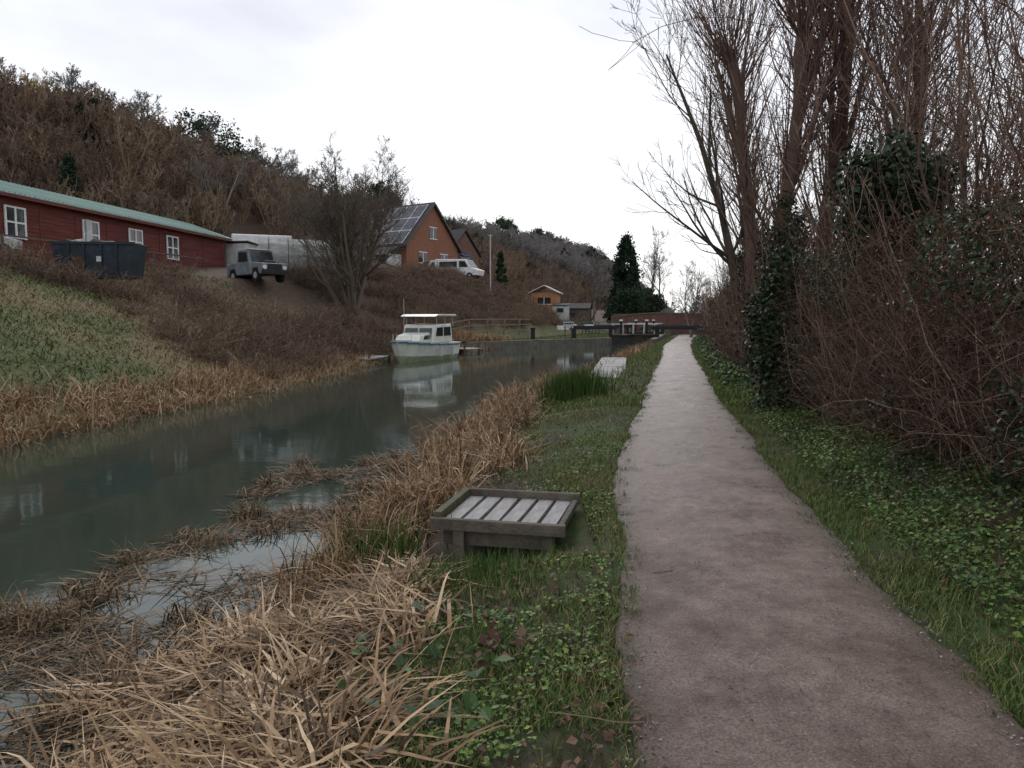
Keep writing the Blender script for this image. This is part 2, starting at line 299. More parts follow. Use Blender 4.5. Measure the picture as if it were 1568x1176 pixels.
def crown_leaves(cent,rad,nc,nl,cl,size,seed,cone=False,h=1):
    r=np.random.default_rng(seed)
    if cone:
        t=r.random(nc)**.8; a=r.uniform(0,6.28,nc); R=(rad*(1-t)**.75*np.clip(t*6+.5,0,1))*r.uniform(.75,1.08,nc)
        C=np.stack([R*np.cos(a),R*np.sin(a),t*h],1)
    else:
        v=r.normal(size=(nc,3)); v/=np.linalg.norm(v,axis=1)[:,None]; C=v*np.array(rad)*r.uniform(.55,1.05,(nc,1))
    C=C+np.array(cent); tn=r.uniform(0,.8,nc)
    P=np.repeat(C,nl,0)+r.normal(size=(nc*nl,3))*cl*np.repeat(r.uniform(.5,1.3,nc),nl)[:,None]
    return leaves(P,r.uniform(.6,1.3,nc*nl)*size,np.clip(np.repeat(tn,nl)+r.normal(size=nc*nl)*.12,0,1))
def everparts(h,rx,seed,size,nc):
    p=[crown_leaves((0,0,h*.58),(rx,rx,h*.42),nc,60,h*.055,size,seed)]
    return p+tree_parts(h*.85,h*.03,limbs=8,sub=3,tw=2,minr=.02,seed=seed)[:2]
# ------------------------------------------------------------------ hillside vegetation
scrubs=[join(tree_parts(4.5,.07,stems=7,lean=.35,limbs=6,sub=4,tw=4,la=30,lf=.42,minr=.022,seed=40+i),'scrub_v%d'%i,[m_bark_hill],link=False) for i in range(3)]
talls=[join(tree_parts(11,.24,stems=1+i%2,lean=.12,limbs=17,sub=8,tw=6,la=50,lf=.5,t0=.25,minr=.03,seed=50+i,wander=.14),'tall_v%d'%i,[m_bark_grey],link=False) for i in range(3)]
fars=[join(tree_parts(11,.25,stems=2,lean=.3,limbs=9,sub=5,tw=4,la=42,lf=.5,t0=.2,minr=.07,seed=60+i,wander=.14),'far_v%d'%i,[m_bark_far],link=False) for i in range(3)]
evers=[join(everparts(6,1.8+i*.6,90+i,.35,45),'ever_v%d'%i,[m_farever,m_bark],[0,1,1],link=False) for i in range(2)]
def samp(n,y0,y1,d0,d1,powr=1.0):
    y=y0+(y1-y0)*rng.random(n)**powr; dd=rng.uniform(d0,d1,n); x=bl(y)-dd; return x,y,dd
x,y,dd=samp(2800,25,330,14,104,.9); xb,yb,db=samp(650,44,105,23,62); x=np.r_[x,xb];y=np.r_[y,yb];dd=np.r_[dd,db]
k=dd>D0(y)-1.0; k&=~((y>72)&(y<90)&(dd<27)); k&=(x/y>-.9); x,y=x[k],y[k]
scatter('hillside_scrub',scrubs,np.stack([x,y,H(x,y)-.2],1),rng.uniform(.5,1.3,len(x)),rng.uniform(0,6.28,len(x)),rng.integers(0,3,len(x)))
x,y,dd=samp(200,60,330,40,106); x2,y2,dd2=samp(90,60,330,80,100); x=np.r_[x,x2];y=np.r_[y,y2]; s_=rng.uniform(.5,.9,len(x))
hx=np.array([-63,-53,-70,-57,-56,-64,-48,-66,-60,-48,-73]);hy=np.array([95,98,102,134,175,185,240,125,170,250,110]); x=np.r_[x,hx];y=np.r_[y,hy]; s_=np.r_[s_,[.8,.9,.9,1.0,1.4,1.2,1.6,1.1,1.1,1.3,.85]]
scatter('hillside_bare_trees',talls,np.stack([x,y,H(x,y)-.2],1),s_,rng.uniform(0,6.28,len(x)),rng.integers(0,3,len(x)))
x,y,dd=samp(2300,300,1300,15,125,1.5); x2=rng.uniform(-40,420,800); y2=rng.uniform(230,900,800); k=x2>bl(y2)-10; x=np.r_[x,x2[k]];y=np.r_[y,y2[k]]
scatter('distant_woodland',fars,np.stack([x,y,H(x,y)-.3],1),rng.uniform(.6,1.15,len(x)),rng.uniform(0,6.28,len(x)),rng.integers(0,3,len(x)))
x,y,dd=samp(90,60,330,25,100); x2,y2,dd2=samp(110,330,900,20,110); s_=np.r_[rng.uniform(.3,1.0,90),rng.uniform(1,2,110)]; x=np.r_[x,x2];y=np.r_[y,y2]
scatter('hillside_evergreens',evers,np.stack([x,y,H(x,y)-.2],1),s_,rng.uniform(0,6.28,len(x)),rng.integers(0,2,len(x)))
def evergreen(name,x,y,h,rx,seed,mat=m_farever,size=.35,nc=90):
    return place(join(everparts(h,rx,seed,size,nc),name,[mat,m_bark],[0,1,1]),x,y)
evergreen('evergreen_oak_tree',-46,112,11,5,1,size=.4,nc=120); evergreen('evergreen_oak_tree',-41,114,8,4,2,size=.4)
evergreen('evergreen_oak_tree',-24,140,9,3,5,size=.4)
evergreen('evergreen_oak_tree',-5,420,16,9,6,size=1.0); evergreen('evergreen_oak_tree',22,560,18,10,7,size=1.2)
def conifer(name,x,y,h,rad,seed,nc=170,size=.35):
    p=[crown_leaves((0,0,h*.06),rad,nc,55,h*.022,size,seed,True,h*.94),tree_parts(h*.9,h*.018,limbs=4,sub=1,tw=1,seed=seed)[0]]
    return place(join(p,name,[m_conif,m_bark],[0,1]),x,y)
conifer('conifer_tree',15.3,100,12.5,2.7,11,nc=230); conifer('conifer_tree',-1.2,78,4.2,.8,12,nc=70,size=.2)
conifer('conifer_tree',-30.5,52,5.5,1.2,13,nc=80,size=.2)
evergreen('holly_bush',14,92,5.5,2.6,15,m_conif,.28); evergreen('holly_bush',17,95,4.5,2.4,16,m_farever,.28)
def bare(name,x,y,mat=m_bark,rot=0,**k): return place(join(tree_parts(**k),name,[mat]),x,y,rot=rot)
bare('yellow_willow_shrub',-42,68,m_yellow,h=6,tr=.08,stems=9,lean=.3,limbs=9,sub=6,tw=5,la=26,lf=.4,minr=.014,seed=91)
bare('bare_willow_tree',-9.7,45,h=9.8,tr=.17,stems=9,lean=.5,limbs=13,sub=8,tw=7,la=34,lf=.45,t0=.15,minr=.009,seed=71,fine=2)
bare('bare_hawthorn_tree',-13,56,h=8,tr=.12,stems=5,lean=.4,limbs=10,sub=7,tw=6,la=38,lf=.42,minr=.01,seed=72)
bare('bare_ash_tree',-24,62,m_bark_grey,h=8,tr=.12,stems=3,lean=.3,limbs=10,sub=7,tw=6,la=38,lf=.42,minr=.01,seed=73)
bare('bare_birch_tree',21,112,m_bark_grey,h=14,tr=.2,limbs=20,sub=8,tw=6,la=30,lf=.35,minr=.016,seed=74)
bare('bare_birch_tree',24,120,m_bark_grey,h=12,tr=.2,limbs=18,sub=8,tw=6,la=40,lf=.45,minr=.016,seed=75)
bare('bare_birch_tree',13,118,m_bark_grey,h=12,tr=.2,limbs=18,sub=8,tw=6,la=34,lf=.4,minr=.016,seed=78)
bare('bare_birch_tree',17,70,m_bark_grey,h=7,tr=.1,stems=3,lean=.3,limbs=14,sub=8,tw=6,la=40,lf=.45,minr=.01,seed=79)
bare('bare_apple_tree',7,98,m_bark,h=7,tr=.15,stems=2,lean=.2,limbs=14,sub=8,tw=6,la=48,lf=.5,minr=.014,seed=76)
bare('bare_apple_tree',11,104,m_bark,h=8,tr=.15,stems=3,lean=.2,limbs=12,sub=8,tw=6,la=48,lf=.5,minr=.014,seed=77)
# far-bank brambles / dead bracken
br=[]
for i in range(3):
    r=np.random.default_rng(80+i); N=50; P=np.stack([r.normal(size=N)*.5,r.normal(size=N)*.5,np.zeros(N)],1); D=np.stack([r.normal(size=N)*.6,r.normal(size=N)*.6,np.ones(N)],1)
    c=curves(P,D,r.uniform(.8,2,N),6,.14,-.10,r); R=radii(col1(.014,N),6,.4,.009); c1,r1,l1=spawn(c,R,6,.2,1,50,15,.3,.3,np.full(N,1.5),.7,3,.15,-.03,r)
    br.append(join([tubes(c,R,3,r.random(N)),tubes(c1,radii(r1,3,.5,.008),3,r.random(len(c1)))],'bramble_v%d'%i,[m_bramfar],link=False))
y=rng.uniform(24,84,1150); dd=rng.uniform(.6,12,1150); x=np.minimum(bl(y),fb(y))-dd
k=(dd<Wf(y)+.3)&((y>44)|(x/y>-.44+.04*rng.normal(size=1150))|(rng.random(1150)<.05)); k&=~((y>37)&(y<46)&(x<-11.0)&(x>-17)); k&=~((y>45)&(dd<1.6)); x,y=x[k],y[k]
y2=rng.uniform(46,80,110); x2=np.minimum(bl(y2),fb(y2))-Wf(y2)-rng.uniform(-.2,.5,110)
x3=rng.uniform(-21,-15.5,26); y3=30.4+.1*(x3+18)+rng.uniform(-.6,.4,26); x=np.r_[x,x2,x3]; y=np.r_[y,y2,y3]
scatter('far_bank_brambles',br,np.stack([x,y,H(x,y)-.08],1),rng.uniform(.35,.85,len(x)),rng.uniform(0,6.28,len(x)),rng.integers(0,3,len(x)))
# ------------------------------------------------------------------ right hedge
def hedgeX(y): return np.interp(y,[0,3,5.4,8,15,34,47,84],[3.6,3.7,3.85,4.0,5.3,9.4,12.5,21.9])
hp=[];hm=[]
def hedge(N,y0,y1,pw,Lr,depth,minr,sub):
    y=y0+(y1-y0)*rng.random(N)**pw; x=hedgeX(y)+.2+rng.uniform(0,1,N)**1.1*depth; P=np.stack([x,y,H(x,y)],1)
    D=np.stack([rng.normal(size=N)*.5-.1,rng.normal(size=N)*.65,np.ones(N)],1)
    Ln=rng.uniform(*Lr,N); c=curves(P,D,Ln,8,.17,-.05,rng); lim=(hedgeX(c[:,:,1])-.05); ex=(lim-c[:,:,0]).clip(0); c[:,:,0]=np.where(ex>0,lim-.4*np.tanh(ex),c[:,:,0]); R=radii(rng.uniform(minr,minr*2.2,N),8,.35,minr*.5)
    hp.append(tubes(c,R,3,rng.random(N)**1.6)); hm.append(0)
    c1,r1,l1=spawn(c,R,sub,.1,1,52,18,.22,.4,Ln,.7,4,.22,-.02); hp.append(tubes(c1,radii(r1,4,.5,minr*.4),3,rng.random(len(c1))**1.4)); hm.append(0)
hedge(2200,3.2,14,1,(1.5,3.9),2.2,.0038,7)
hedge(1200,14,30,1,(2.4,4.8),2.4,.008,6)
hedge(900,30,84,1,(2.6,5),3,.016,5)
def hvol(N,y0,y1,zt,off,depth):
    y=rng.uniform(y0,y1,N); z=rng.random(N)**.8*zt; x=hedgeX(y)+off+rng.random(N)**.8*depth+ .25*np.sin(y*3+z*2)+(fbm(y,z,.8,44)-.5)*1.2; return np.stack([x,y,H(x,y)+z],1)
P=hvol(60000,3.2,15,2.6,.2,1.9); hp.append(leaves(P,rng.uniform(.02,.05,len(P)),rng.random(len(P)))); hm.append(1)
P=hvol(26000,15,84,3.1,.3,2.2); hp.append(leaves(P,rng.uniform(.07,.15,len(P)),rng.random(len(P)))); hm.append(1)
P=hvol(70000,3.2,15,2.5,-.2,1.4); P=P[fbm(P[:,1],P[:,2],.9,47)>.54]; hp.append(leaves(P,rng.uniform(.03,.065,len(P)),rng.random(len(P)))); hm.append(2)
P=hvol(34000,15,84,2.8,.0,1.6); P=P[fbm(P[:,1],P[:,2],1.6,48)>.53]; hp.append(leaves(P,rng.uniform(.06,.13,len(P)),rng.random(len(P)))); hm.append(2)
join(hp,'bramble_hedge',[m_bramble,m_litter,m_ivy],hm)
def shoots(seed,h,stems,lean,minr=.004,k1=9,k2=6,lx=0):
    r=np.random.default_rng(seed); P=np.stack([r.normal(size=stems)*.3,r.normal(size=stems)*.3,np.full(stems,-.1)],1)
    D=np.stack([r.normal(size=stems)*lean+lx,r.normal(size=stems)*lean,np.ones(stems)],1); Ln=h*r.uniform(.6,1.05,stems)
    c=curves(P,D,Ln,12,.09,.02,r); R=radii(r.uniform(.015,.04,stems),12,.12,minr); parts=[tubes(c,R,5,r.random(stems))]
    c1,r1,l1=spawn(c,R,k1,.2,1,34,12,.4,.4,Ln,.5,7,.11,.04,r); R1=radii(r1,7,.25,minr); parts.append(tubes(c1,R1,3,r.random(len(c1))))
    c2,r2,l2=spawn(c1,R1,k2,.2,1,38,14,.38,.4,l1,.6,4,.13,.03,r); parts.append(tubes(c2,radii(r2,4,.4,minr*.7),3,r.random(len(c2))))
    return parts
for i,(x,y,h,st,lx) in enumerate([(5.6,6.2,6.5,11,-.02),(6.3,7.6,7,12,-.05),(5.5,9.2,6,10,-.03),(6.8,10.5,8,14,0),(6.3,12.5,7.5,13,0),(7.8,13,9,13,0),(7.2,16.5,8.5,12,0),(9.5,16,10,13,0),(6.9,4.6,7,12,-.05),(10.2,25,8,12,0),(10.8,33,6,12,0),(13,40,5.5,12,0),(15,50,6,12,0)]):
    place(join(shoots(100+i,h,st,.2,.0055 if y<14 else .008,lx=lx),'bare_hazel_shrub',[m_bark_red]),x,y)
# pollards
def pollard(name,x,y,h,r0,lean,seed,nsh=34,sl=3.2):
    r=np.random.default_rng(seed); c=curves(np.array([[0,0,-.2]]),np.array([[lean[0],lean[1],1.]]),col1(h),14,.035,0,r)
    R=radii(col1(r0),14,.55)*(1+r.normal(size=(1,15))*.05); R[0,-1]*=.75;R[0,-2]*=1.35;R[0,-3]*=1.2
    parts=[tubes(c,R,9,col1(.35))]
    c0,ra,l0=spawn(c,R,4,.5,.85,22,6,.42,.2,col1(h),.5,7,.05,.12,r); R0=radii(ra,7,.6); parts.append(tubes(c0,R0,6,r.uniform(.3,.5,len(c0))))
    for (cc,RR,k,a,b) in [(c,R,nsh,.93,1),(c,R,50,.3,.95),(c0,R0,10,.3,1),(c0,R0,10,.93,1)]:
        c1,r1,l1=spawn(cc,RR,k,a,b,34,14,1,.4,np.full(len(cc),sl),.16,8,.05,.12,r,shape=lambda t:np.full_like(t,.85)); R1=radii(np.clip(r1,.012,.03),8,.2,.006); parts.append(tubes(c1,R1,4,r.random(len(c1))))
        c2,r2,l2=spawn(c1,R1,6,.2,1,28,10,.32,.4,l1,.5,4,.1,.06,r); parts.append(tubes(c2,radii(r2,4,.4,.0055),3,r.random(len(c2))))
    return place(join(parts,name,[m_bark_red],smooth=True),x,y)
pollard('pollarded_poplar_tree',6.6,20,9.0,.2,(-.09,0),201)
pollard('pollarded_poplar_tree',5.6,16.5,8.0,.19,(-.02,0),202)
pollard('pollarded_poplar_tree',6.9,17,8.2,.2,(.0,0),203)
pollard('pollarded_poplar_tree',6.9,13.6,6.5,.14,(.02,0),204,24,3.2)
pollard('pollarded_poplar_tree',9.0,28,7.5,.2,(-.06,0),205,24,3)
def leaner():
    r=np.random.default_rng(230); c=curves(np.array([[0,0,-.1]]),np.array([[-.16,0,1.]]),col1(9.5),14,.04,.0,r); R=radii(col1(.17),14,.15); p=[tubes(c,R,8,col1(.4))]
    c1,r1,l1=spawn(c,R,18,.3,1,42,10,.42,.3,col1(9.5),.4,9,.07,.10,r); R1=radii(r1,9,.2,.007); p.append(tubes(c1,R1,4,r.random(len(c1))))
    c2,r2,l2=spawn(c1,R1,9,.15,1,38,12,.42,.35,l1,.5,6,.09,.08,r); R2=radii(r2,6,.3,.006); p.append(tubes(c2,R2,3,r.random(len(c2))))
    c3,r3,l3=spawn(c2,R2,5,.15,1,34,12,.4,.35,l2,.6,3,.1,.06,r); p.append(tubes(c3,radii(r3,3,.4,.0055),3,r.random(len(c3))))
    return join(p,'bare_poplar_tree',[m_bark],smooth=True)
place(leaner(),6.9,21.5)
def ivy(name,x,y,z,rad,seed,nc,size=.085,nl=70,cl=.13):
    p=[crown_leaves((0,0,0),rad,nc,nl,cl,size,seed)]
    r=np.random.default_rng(seed); c=curves(np.array([[0,0,-z]]),np.array([[0,0,1.]]),col1(z+.3),8,.05,0,r); p.append(tubes(c,radii(col1(.09),8,.5),6,col1(.4)))
    o=join(p,name,[m_ivy,m_bark],[0,1]); o.location=(x,y,float(H(x,y))+z)
ivy('ivy_covered_stump',4.7,12.9,1.4,(.42,.42,1.4),301,170)
ivy('ivy_clad_tree',5.0,9.8,3.0,(.65,.6,.6),302,110)
ivy('ivy_clad_tree',5.5,11.5,2.3,(.5,.5,1.4),303,80)
ivy('ivy_clad_tree',5.9,16,2.2,(.45,.5,2.1),304,110)
ivy('ivy_clad_tree',7.0,21.5,2.2,(.45,.45,2.2),306,110,.11)
# ------------------------------------------------------------------ verge ground cover
def gz(P): P[:,2]=H(P[:,0],P[:,1]); return P
def noplat(P): return P[~((np.abs(P[:,0]+.03)<.66)&(P[:,1]>5.25)&(P[:,1]<6.6))]
def strip(N,y0,y1,fa,fbb,pw=1.8):
    y=y0+(y1-y0)*rng.random(N)**pw; a,b=fa(y),fbb(y); x=a+(b-a)*rng.random(N); return gz(np.stack([x,y,np.zeros(N)],1))
vp=[];vm=[]
def addgrass(P,h0,h1,w,tint,mi=0,segs=3,bend=(.3,1.3)):
    N=len(P); vp.append(blades(P,rng.uniform(h0,h1,N),rng.uniform(.6,1.2,N)*w,rng.uniform(0,6.28,N),rng.uniform(0,.5,N),rng.uniform(*bend,N),segs,tint=tint)); vm.append(mi)
left_in=lambda y:np.maximum(nb(y)+.9,np.interp(y,[0,2.6,4,5,8,12,60],[-.75,-.65,-.5,-.45,.05,-10,-10]))
eLf=lambda y:np.interp(y,py,eL); eRf=lambda y:np.interp(y,py,eR)
P=noplat(strip(62000,1.6,16,left_in,lambda y:eLf(y)+.05)); g=fbm(P[:,0],P[:,1],.7,61); k=rng.random(len(P))<np.clip((g-.3)*4,.12,1); P=P[k]; g=g[k]
addgrass(P,.02,.09,.006,np.clip(.1+.5*g+rng.normal(size=len(P))*.14+.45*(rng.random(len(P))<.16),0,1))
P=strip(14000,14,70,lambda y:nb(y)+.5,lambda y:eLf(y)+.1,1.3); addgrass(P,.06,.17,.02,np.clip(rng.normal(.42,.16,len(P)),0,1))
P=strip(52000,1.6,16,lambda y:eRf(y)-.05,lambda y:pr(y)+1.0); dx=P[:,0]-pr(P[:,1]); g=fbm(P[:,0],P[:,1],.5,62); k=rng.random(len(P))<np.clip(1.25-dx*.9,.1,1)*np.clip((g-.25)*4,.2,1); P=P[k]; addgrass(P,.02,.11,.006,np.clip(rng.normal(.33,.14,len(P))+.35*(rng.random(len(P))<.12),0,1))
P=strip(12000,14,70,lambda y:eRf(y)-.1,lambda y:pr(y)+.9,1.3); addgrass(P,.06,.17,.02,np.clip(rng.normal(.38,.15,len(P)),0,1))
C=np.concatenate([np.stack([eLf(q)+rng.random(170)**2*.2,q],1) for q in [rng.uniform(1.5,22,170)]]+[np.stack([eRf(q)-rng.random(170)**2*.2,q],1) for q in [rng.uniform(1.5,22,170)]])
P=np.repeat(C,22,0)+rng.normal(size=(len(C)*22,2))*.035; P=np.concatenate([P,np.full((len(P),1),.005)],1); addgrass(P,.02,.07,.005,np.clip(rng.normal(.35,.18,len(P)),0,1))
join(vp,'verge_grass',[m_grass],vm)
lp=[];lm=[]
P=strip(30000,2,20,lambda y:pr(y)+.3,lambda y:hedgeX(y)+.6,1.6); P[:,2]+=rng.random(len(P))**1.5*.14; g=fbm(P[:,0],P[:,1],.5,64); lp.append(leaves(P,rng.uniform(.02,.05,len(P)),np.clip(g*1.2-.15+rng.normal(0,.14,len(P)),0,1),1.2,.8)); lm.append(0)
P=noplat(strip(17000,1.8,14,left_in,lambda y:pl(y))); k=fbm(P[:,0],P[:,1],.5,66)>.5; P=P[k]; P[:,2]+=.02+rng.random(len(P))*.04; lp.append(leaves(P,rng.uniform(.012,.035,len(P)),np.clip(rng.normal(.55,.25,len(P)),0,1),1.5,.8)); lm.append(0)
P=strip(10000,18,80,lambda y:pr(y)+.2,lambda y:hedgeX(y)+.5,1.2); P[:,2]+=rng.random(len(P))*.25; lp.append(leaves(P,rng.uniform(.07,.14,len(P)),np.clip(rng.normal(.35,.2,len(P)),0,1),1,.8)); lm.append(0)
join(lp,'ivy_groundcover',[m_weed],lm)
C=gz(np.array([[-.55,3.0,0],[-.25,2.9,0],[-.45,3.5,0],[-.7,3.7,0],[-.1,3.3,0],[-.38,4.1,0],[-.62,3.25,0],[3.1,3.9,0],[3.4,4.4,0],[3.3,5.1,0]],float)); P=np.repeat(C,9,0)+rng.normal(size=(90,3))*np.array([.1,.1,.02])+[0,0,.07]
join([leaves(P,rng.uniform(.06,.11,90),rng.uniform(.05,.45,90),1.2,.75)],'bramble_leaf_plant',[m_weed])
P=np.concatenate([noplat(strip(1300,1.8,12,lambda y:left_in(y)-.2,lambda y:pl(y)+.1)),strip(1700,2,14,lambda y:pr(y)+.2,lambda y:hedgeX(y)+.4)]); P[:,2]+=.03
P2=strip(260,2,20,lambda y:pl(y)+.05,lambda y:pr(y)-.05); P2[:,2]=.035
C=gz(np.array([[-.05,3.55,0]])); P3=np.repeat(C,40,0)+rng.normal(size=(40,3))*[.09,.12,.02]+[0,0,.05]
join([leaves(P,rng.uniform(.025,.06,len(P)),rng.random(len(P)),1.5,.7),leaves(P2,rng.uniform(.010,.028,len(P2)),rng.random(len(P2))*.6,6,.6),leaves(P3,rng.uniform(.04,.09,40),rng.random(40)*.5,1.2,.7)],'fallen_leaves',[m_litter])
P=strip(9000,1.8,11,lambda y:pl(y)+.0,lambda y:pr(y)-.0,1.6); t_=(P[:,0]-eLf(P[:,1]))/(eRf(P[:,1])-eLf(P[:,1])); P[:,2]=.012+.02*np.sin(np.clip(t_,0,1)*math.pi)+(fbm(P[:,0],P[:,1],.35,35)-.5)*.04*np.sin(np.clip(t_,0,1)*math.pi)+.003
join([leaves(P,rng.uniform(.004,.014,len(P))*(.6+.7*(np.abs(t_-.5)>.4)),rng.random(len(P)),1.5,.85)],'path_gravel_stones',[m_pebble])
c=curves(np.array([[.35,3.35,.04],[.15,2.9,.05],[.9,4.6,.04],[1.4,3.7,.04],[1.9,5.5,.04]]),np.array([[.5,-.8,0],[.8,-.2,0],[.8,.3,0.],[1,.1,0],[1,-.5,0]]),np.array([.6,.4,.15,.12,.14]),6,.08,0,tropv=(0,0,0)); c[:,:,2]=np.maximum(c[:,:,2],.035)
join([tubes(c,radii(np.array([.006,.004,.003,.003,.003]),6),4)],'fallen_twig',[m_bramble])
# ------------------------------------------------------------------ reeds
def reedset(P,h,w,tint,a0,bend,floorz=None,segs=6,az=None):
    N=len(P); return blades(P,h,w,rng.uniform(0,6.28,N) if az is None else az,a0,bend,segs,knee=rng.uniform(.15,.8,N),tint=tint,floor=floorz,tw=1.2)
def clump(N,nc,y0,y1,fa,fb_,sd,pw=1.5):
    C=strip(nc,y0,y1,fa,fb_,pw); i=rng.integers(0,nc,N); P=C[i]+rng.normal(size=(N,3))*[sd,sd,0]; P[:,2]=np.maximum(H(P[:,0],P[:,1]),-.5); return P,i,C
rp=[]
fr=lambda y:np.interp(y,[1,2.6,4,5.6],[-.45,-.5,-.55,-.75])
nc=120; P,i,C=clump(8200,nc,1.6,5.6,lambda y:nb(y)-.05,fr,.12,1.2)
N=len(P); az=np.take(rng.uniform(0,6.28,nc),i)+rng.normal(size=N)*.8
rp.append(reedset(P,rng.uniform(.15,.58,N),rng.uniform(.006,.026,N),np.clip(np.take(rng.uniform(.15,.85,nc),i)+rng.normal(size=N)*.2,0,1),rng.uniform(.85,1.5,N),rng.uniform(.1,1.0,N),floorz=P[:,2],az=az))
P,i,C=clump(900,45,1.6,6,lambda y:nb(y)-.45,fr,.08,1.2); N=len(P)
rp.append(reedset(P,rng.uniform(.12,.38,N),rng.uniform(.008,.02,N),np.clip(rng.normal(.42,.24,N),0,1),rng.uniform(.2,.9,N),rng.uniform(.5,2.2,N),floorz=P[:,2]))
P,i,C=clump(3000,40,5.0,8.0,lambda y:nb(y)-.15,lambda y:nb(y)+.4,.11,1); N=len(P)
rp.append(reedset(P,rng.uniform(.3,.70,N),rng.uniform(.008,.018,N),np.clip(rng.normal(.40,.24,N),0,1),rng.uniform(0,.6,N),rng.uniform(.5,2.3,N),floorz=P[:,2]))
nc=110; P,i,C=clump(8000,nc,7.4,21.5,lambda y:nb(y)-.2,lambda y:nb(y)+1.15,.15,1.2); N=len(P); k=~((P[:,1]<8.3)&(P[:,0]>-.45)); P,i=P[k],i[k]; N=len(P)
rp.append(reedset(P,rng.uniform(.3,.8,N)*np.take(rng.uniform(.5,1.15,nc),i),rng.uniform(.010,.022,N),np.clip(np.take(rng.uniform(.25,.8,nc),i)+rng.normal(size=N)*.18,0,1),rng.uniform(0,.9,N),rng.uniform(.5,2.4,N),floorz=P[:,2]))
P,i,C=clump(2200,60,22,52,lambda y:nb(y)-.2,lambda y:nb(y)+.3,.2,1); N=len(P)
rp.append(reedset(P,rng.uniform(.3,.8,N),rng.uniform(.02,.04,N),np.clip(rng.normal(.5,.2,N),0,1),rng.uniform(0,.5,N),rng.uniform(.3,1.6,N),floorz=P[:,2]))
join(rp,'dry_reed_bed',[m_reed])
gp=[]
for (cx,cy,sd,N,hh) in [(1.35,16.6,.33,1500,.8),(-1.15,5.9,.2,260,.5),(-.35,4.8,.22,700,.2),(3.35,4.6,.06,60,.2),(-.2,5.3,.3,500,.13)]:
    P=np.stack([rng.normal(cx,sd,N),rng.normal(cy,sd*(1.2 if hh>.15 else .5),N),np.zeros(N)],1); P=gz(P); P[:,2]=np.maximum(P[:,2],-.45)
    gp.append(blades(P,rng.uniform(.6,1,N)*hh,rng.uniform(.01,.02,N) if hh>.45 else rng.uniform(.004,.008,N),rng.uniform(0,6.28,N),rng.uniform(0,.35,N),rng.uniform(0,.7,N),5,tint=np.clip(rng.normal(.12,.12,N),0,1)))
join(gp,'iris_clump',[m_grass])
# floating debris
N=16000; y=rng.uniform(2.3,11.5,N); off=rng.random(N)**.9*2.3; k=(fbm(nb(y)-off,y,.7,77)>.43+off*.055); y,off=y[k],off[k]; P=np.stack([nb(y)+.25-off,y,np.full(len(y),-.446)],1); N=len(P)
V1=blades(P,rng.uniform(.1,.45,N),rng.uniform(.006,.016,N),rng.uniform(0,6.28,N),rng.uniform(1.38,1.6,N),rng.uniform(-.12,.35,N),4,tint=rng.random(N)**1.3); V1[0][:,2]=np.clip(V1[0][:,2],-.47,10)
nc=70; k=rng.integers(0,len(P),nc); i=rng.integers(0,nc,2600); Q=P[k][i]+rng.normal(size=(2600,3))*[.09,.09,0]; N=2600; az=np.take(rng.uniform(0,6.28,nc),i)+rng.normal(size=N)*.9
V2=blades(Q,rng.uniform(.08,.3,N),rng.uniform(.007,.016,N),az,rng.uniform(.3,1.3,N),rng.uniform(0,1.8,N),5,knee=rng.uniform(.3,.8,N),tint=np.clip(rng.normal(.6,.25,N),0,1),floor=np.full(N,-.455))
join([V1,V2],'floating_reed_debris',[m_reedwet])
# far bank reeds
rp=[]
P,i,C=clump(14000,420,7,37,lambda y:fb(y)-2.0*np.interp(y,[7,20,37],[1,.8,.5]),lambda y:fb(y)+.3,.25,1.2); N=len(P)
rp.append(reedset(P,rng.uniform(.3,.8,N)*np.take(rng.uniform(.5,1.1,420),i),rng.uniform(.012,.03,N),np.clip(np.take(rng.uniform(.15,.65,420),i)+rng.normal(size=N)*.17,0,1),rng.uniform(0,.8,N),rng.uniform(.4,2.2,N),floorz=P[:,2]))
P,i,C=clump(3500,60,43,54,lambda y:fb(y)-1.2,lambda y:fb(y)+.2,.3,1); N=len(P)
rp.append(reedset(P,rng.uniform(.4,.9,N),rng.uniform(.03,.05,N),np.clip(rng.normal(.5,.15,N),0,1),rng.uniform(0,.6,N),rng.uniform(.4,1.8,N),floorz=P[:,2]))
join(rp,'far_bank_reeds',[m_reed])
# far slope grass
N=40000; y=rng.uniform(10,42,N); dd=rng.uniform(1.2,15,N); x=bl(y)-dd; g=ss((fbm(x,y,3,21)*.6+fbm(x,y,12,22)*.6-.46)*4); P=gz(np.stack([x,y,np.zeros(N)],1))
t=np.clip(.26+.56*g+rng.normal(size=N)*.17,0,1); k=rng.random(N)<np.clip(1.25-.5*ss((y-30)/10),0,1); P,t=P[k],t[k]; N=len(P)
y2=rng.uniform(48,84,9000); x2=bl(y2)+(fb(y2)-bl(y2))*rng.random(9000); P2=gz(np.stack([x2,y2,y2*0],1)); t2=rng.uniform(.2,.5,9000)
join([blades(P,rng.uniform(.08,.28,N),rng.uniform(.02,.045,N),rng.uniform(0,6.28,N),rng.uniform(.2,.9,N),rng.uniform(.3,1.4,N),3,tint=t),blades(P2,rng.uniform(.06,.18,9000),rng.uniform(.02,.05,9000),rng.uniform(0,6.28,9000),rng.uniform(0,.5,9000),rng.uniform(.3,1,9000),2,tint=t2)],'far_bank_grass',[m_fargrass])
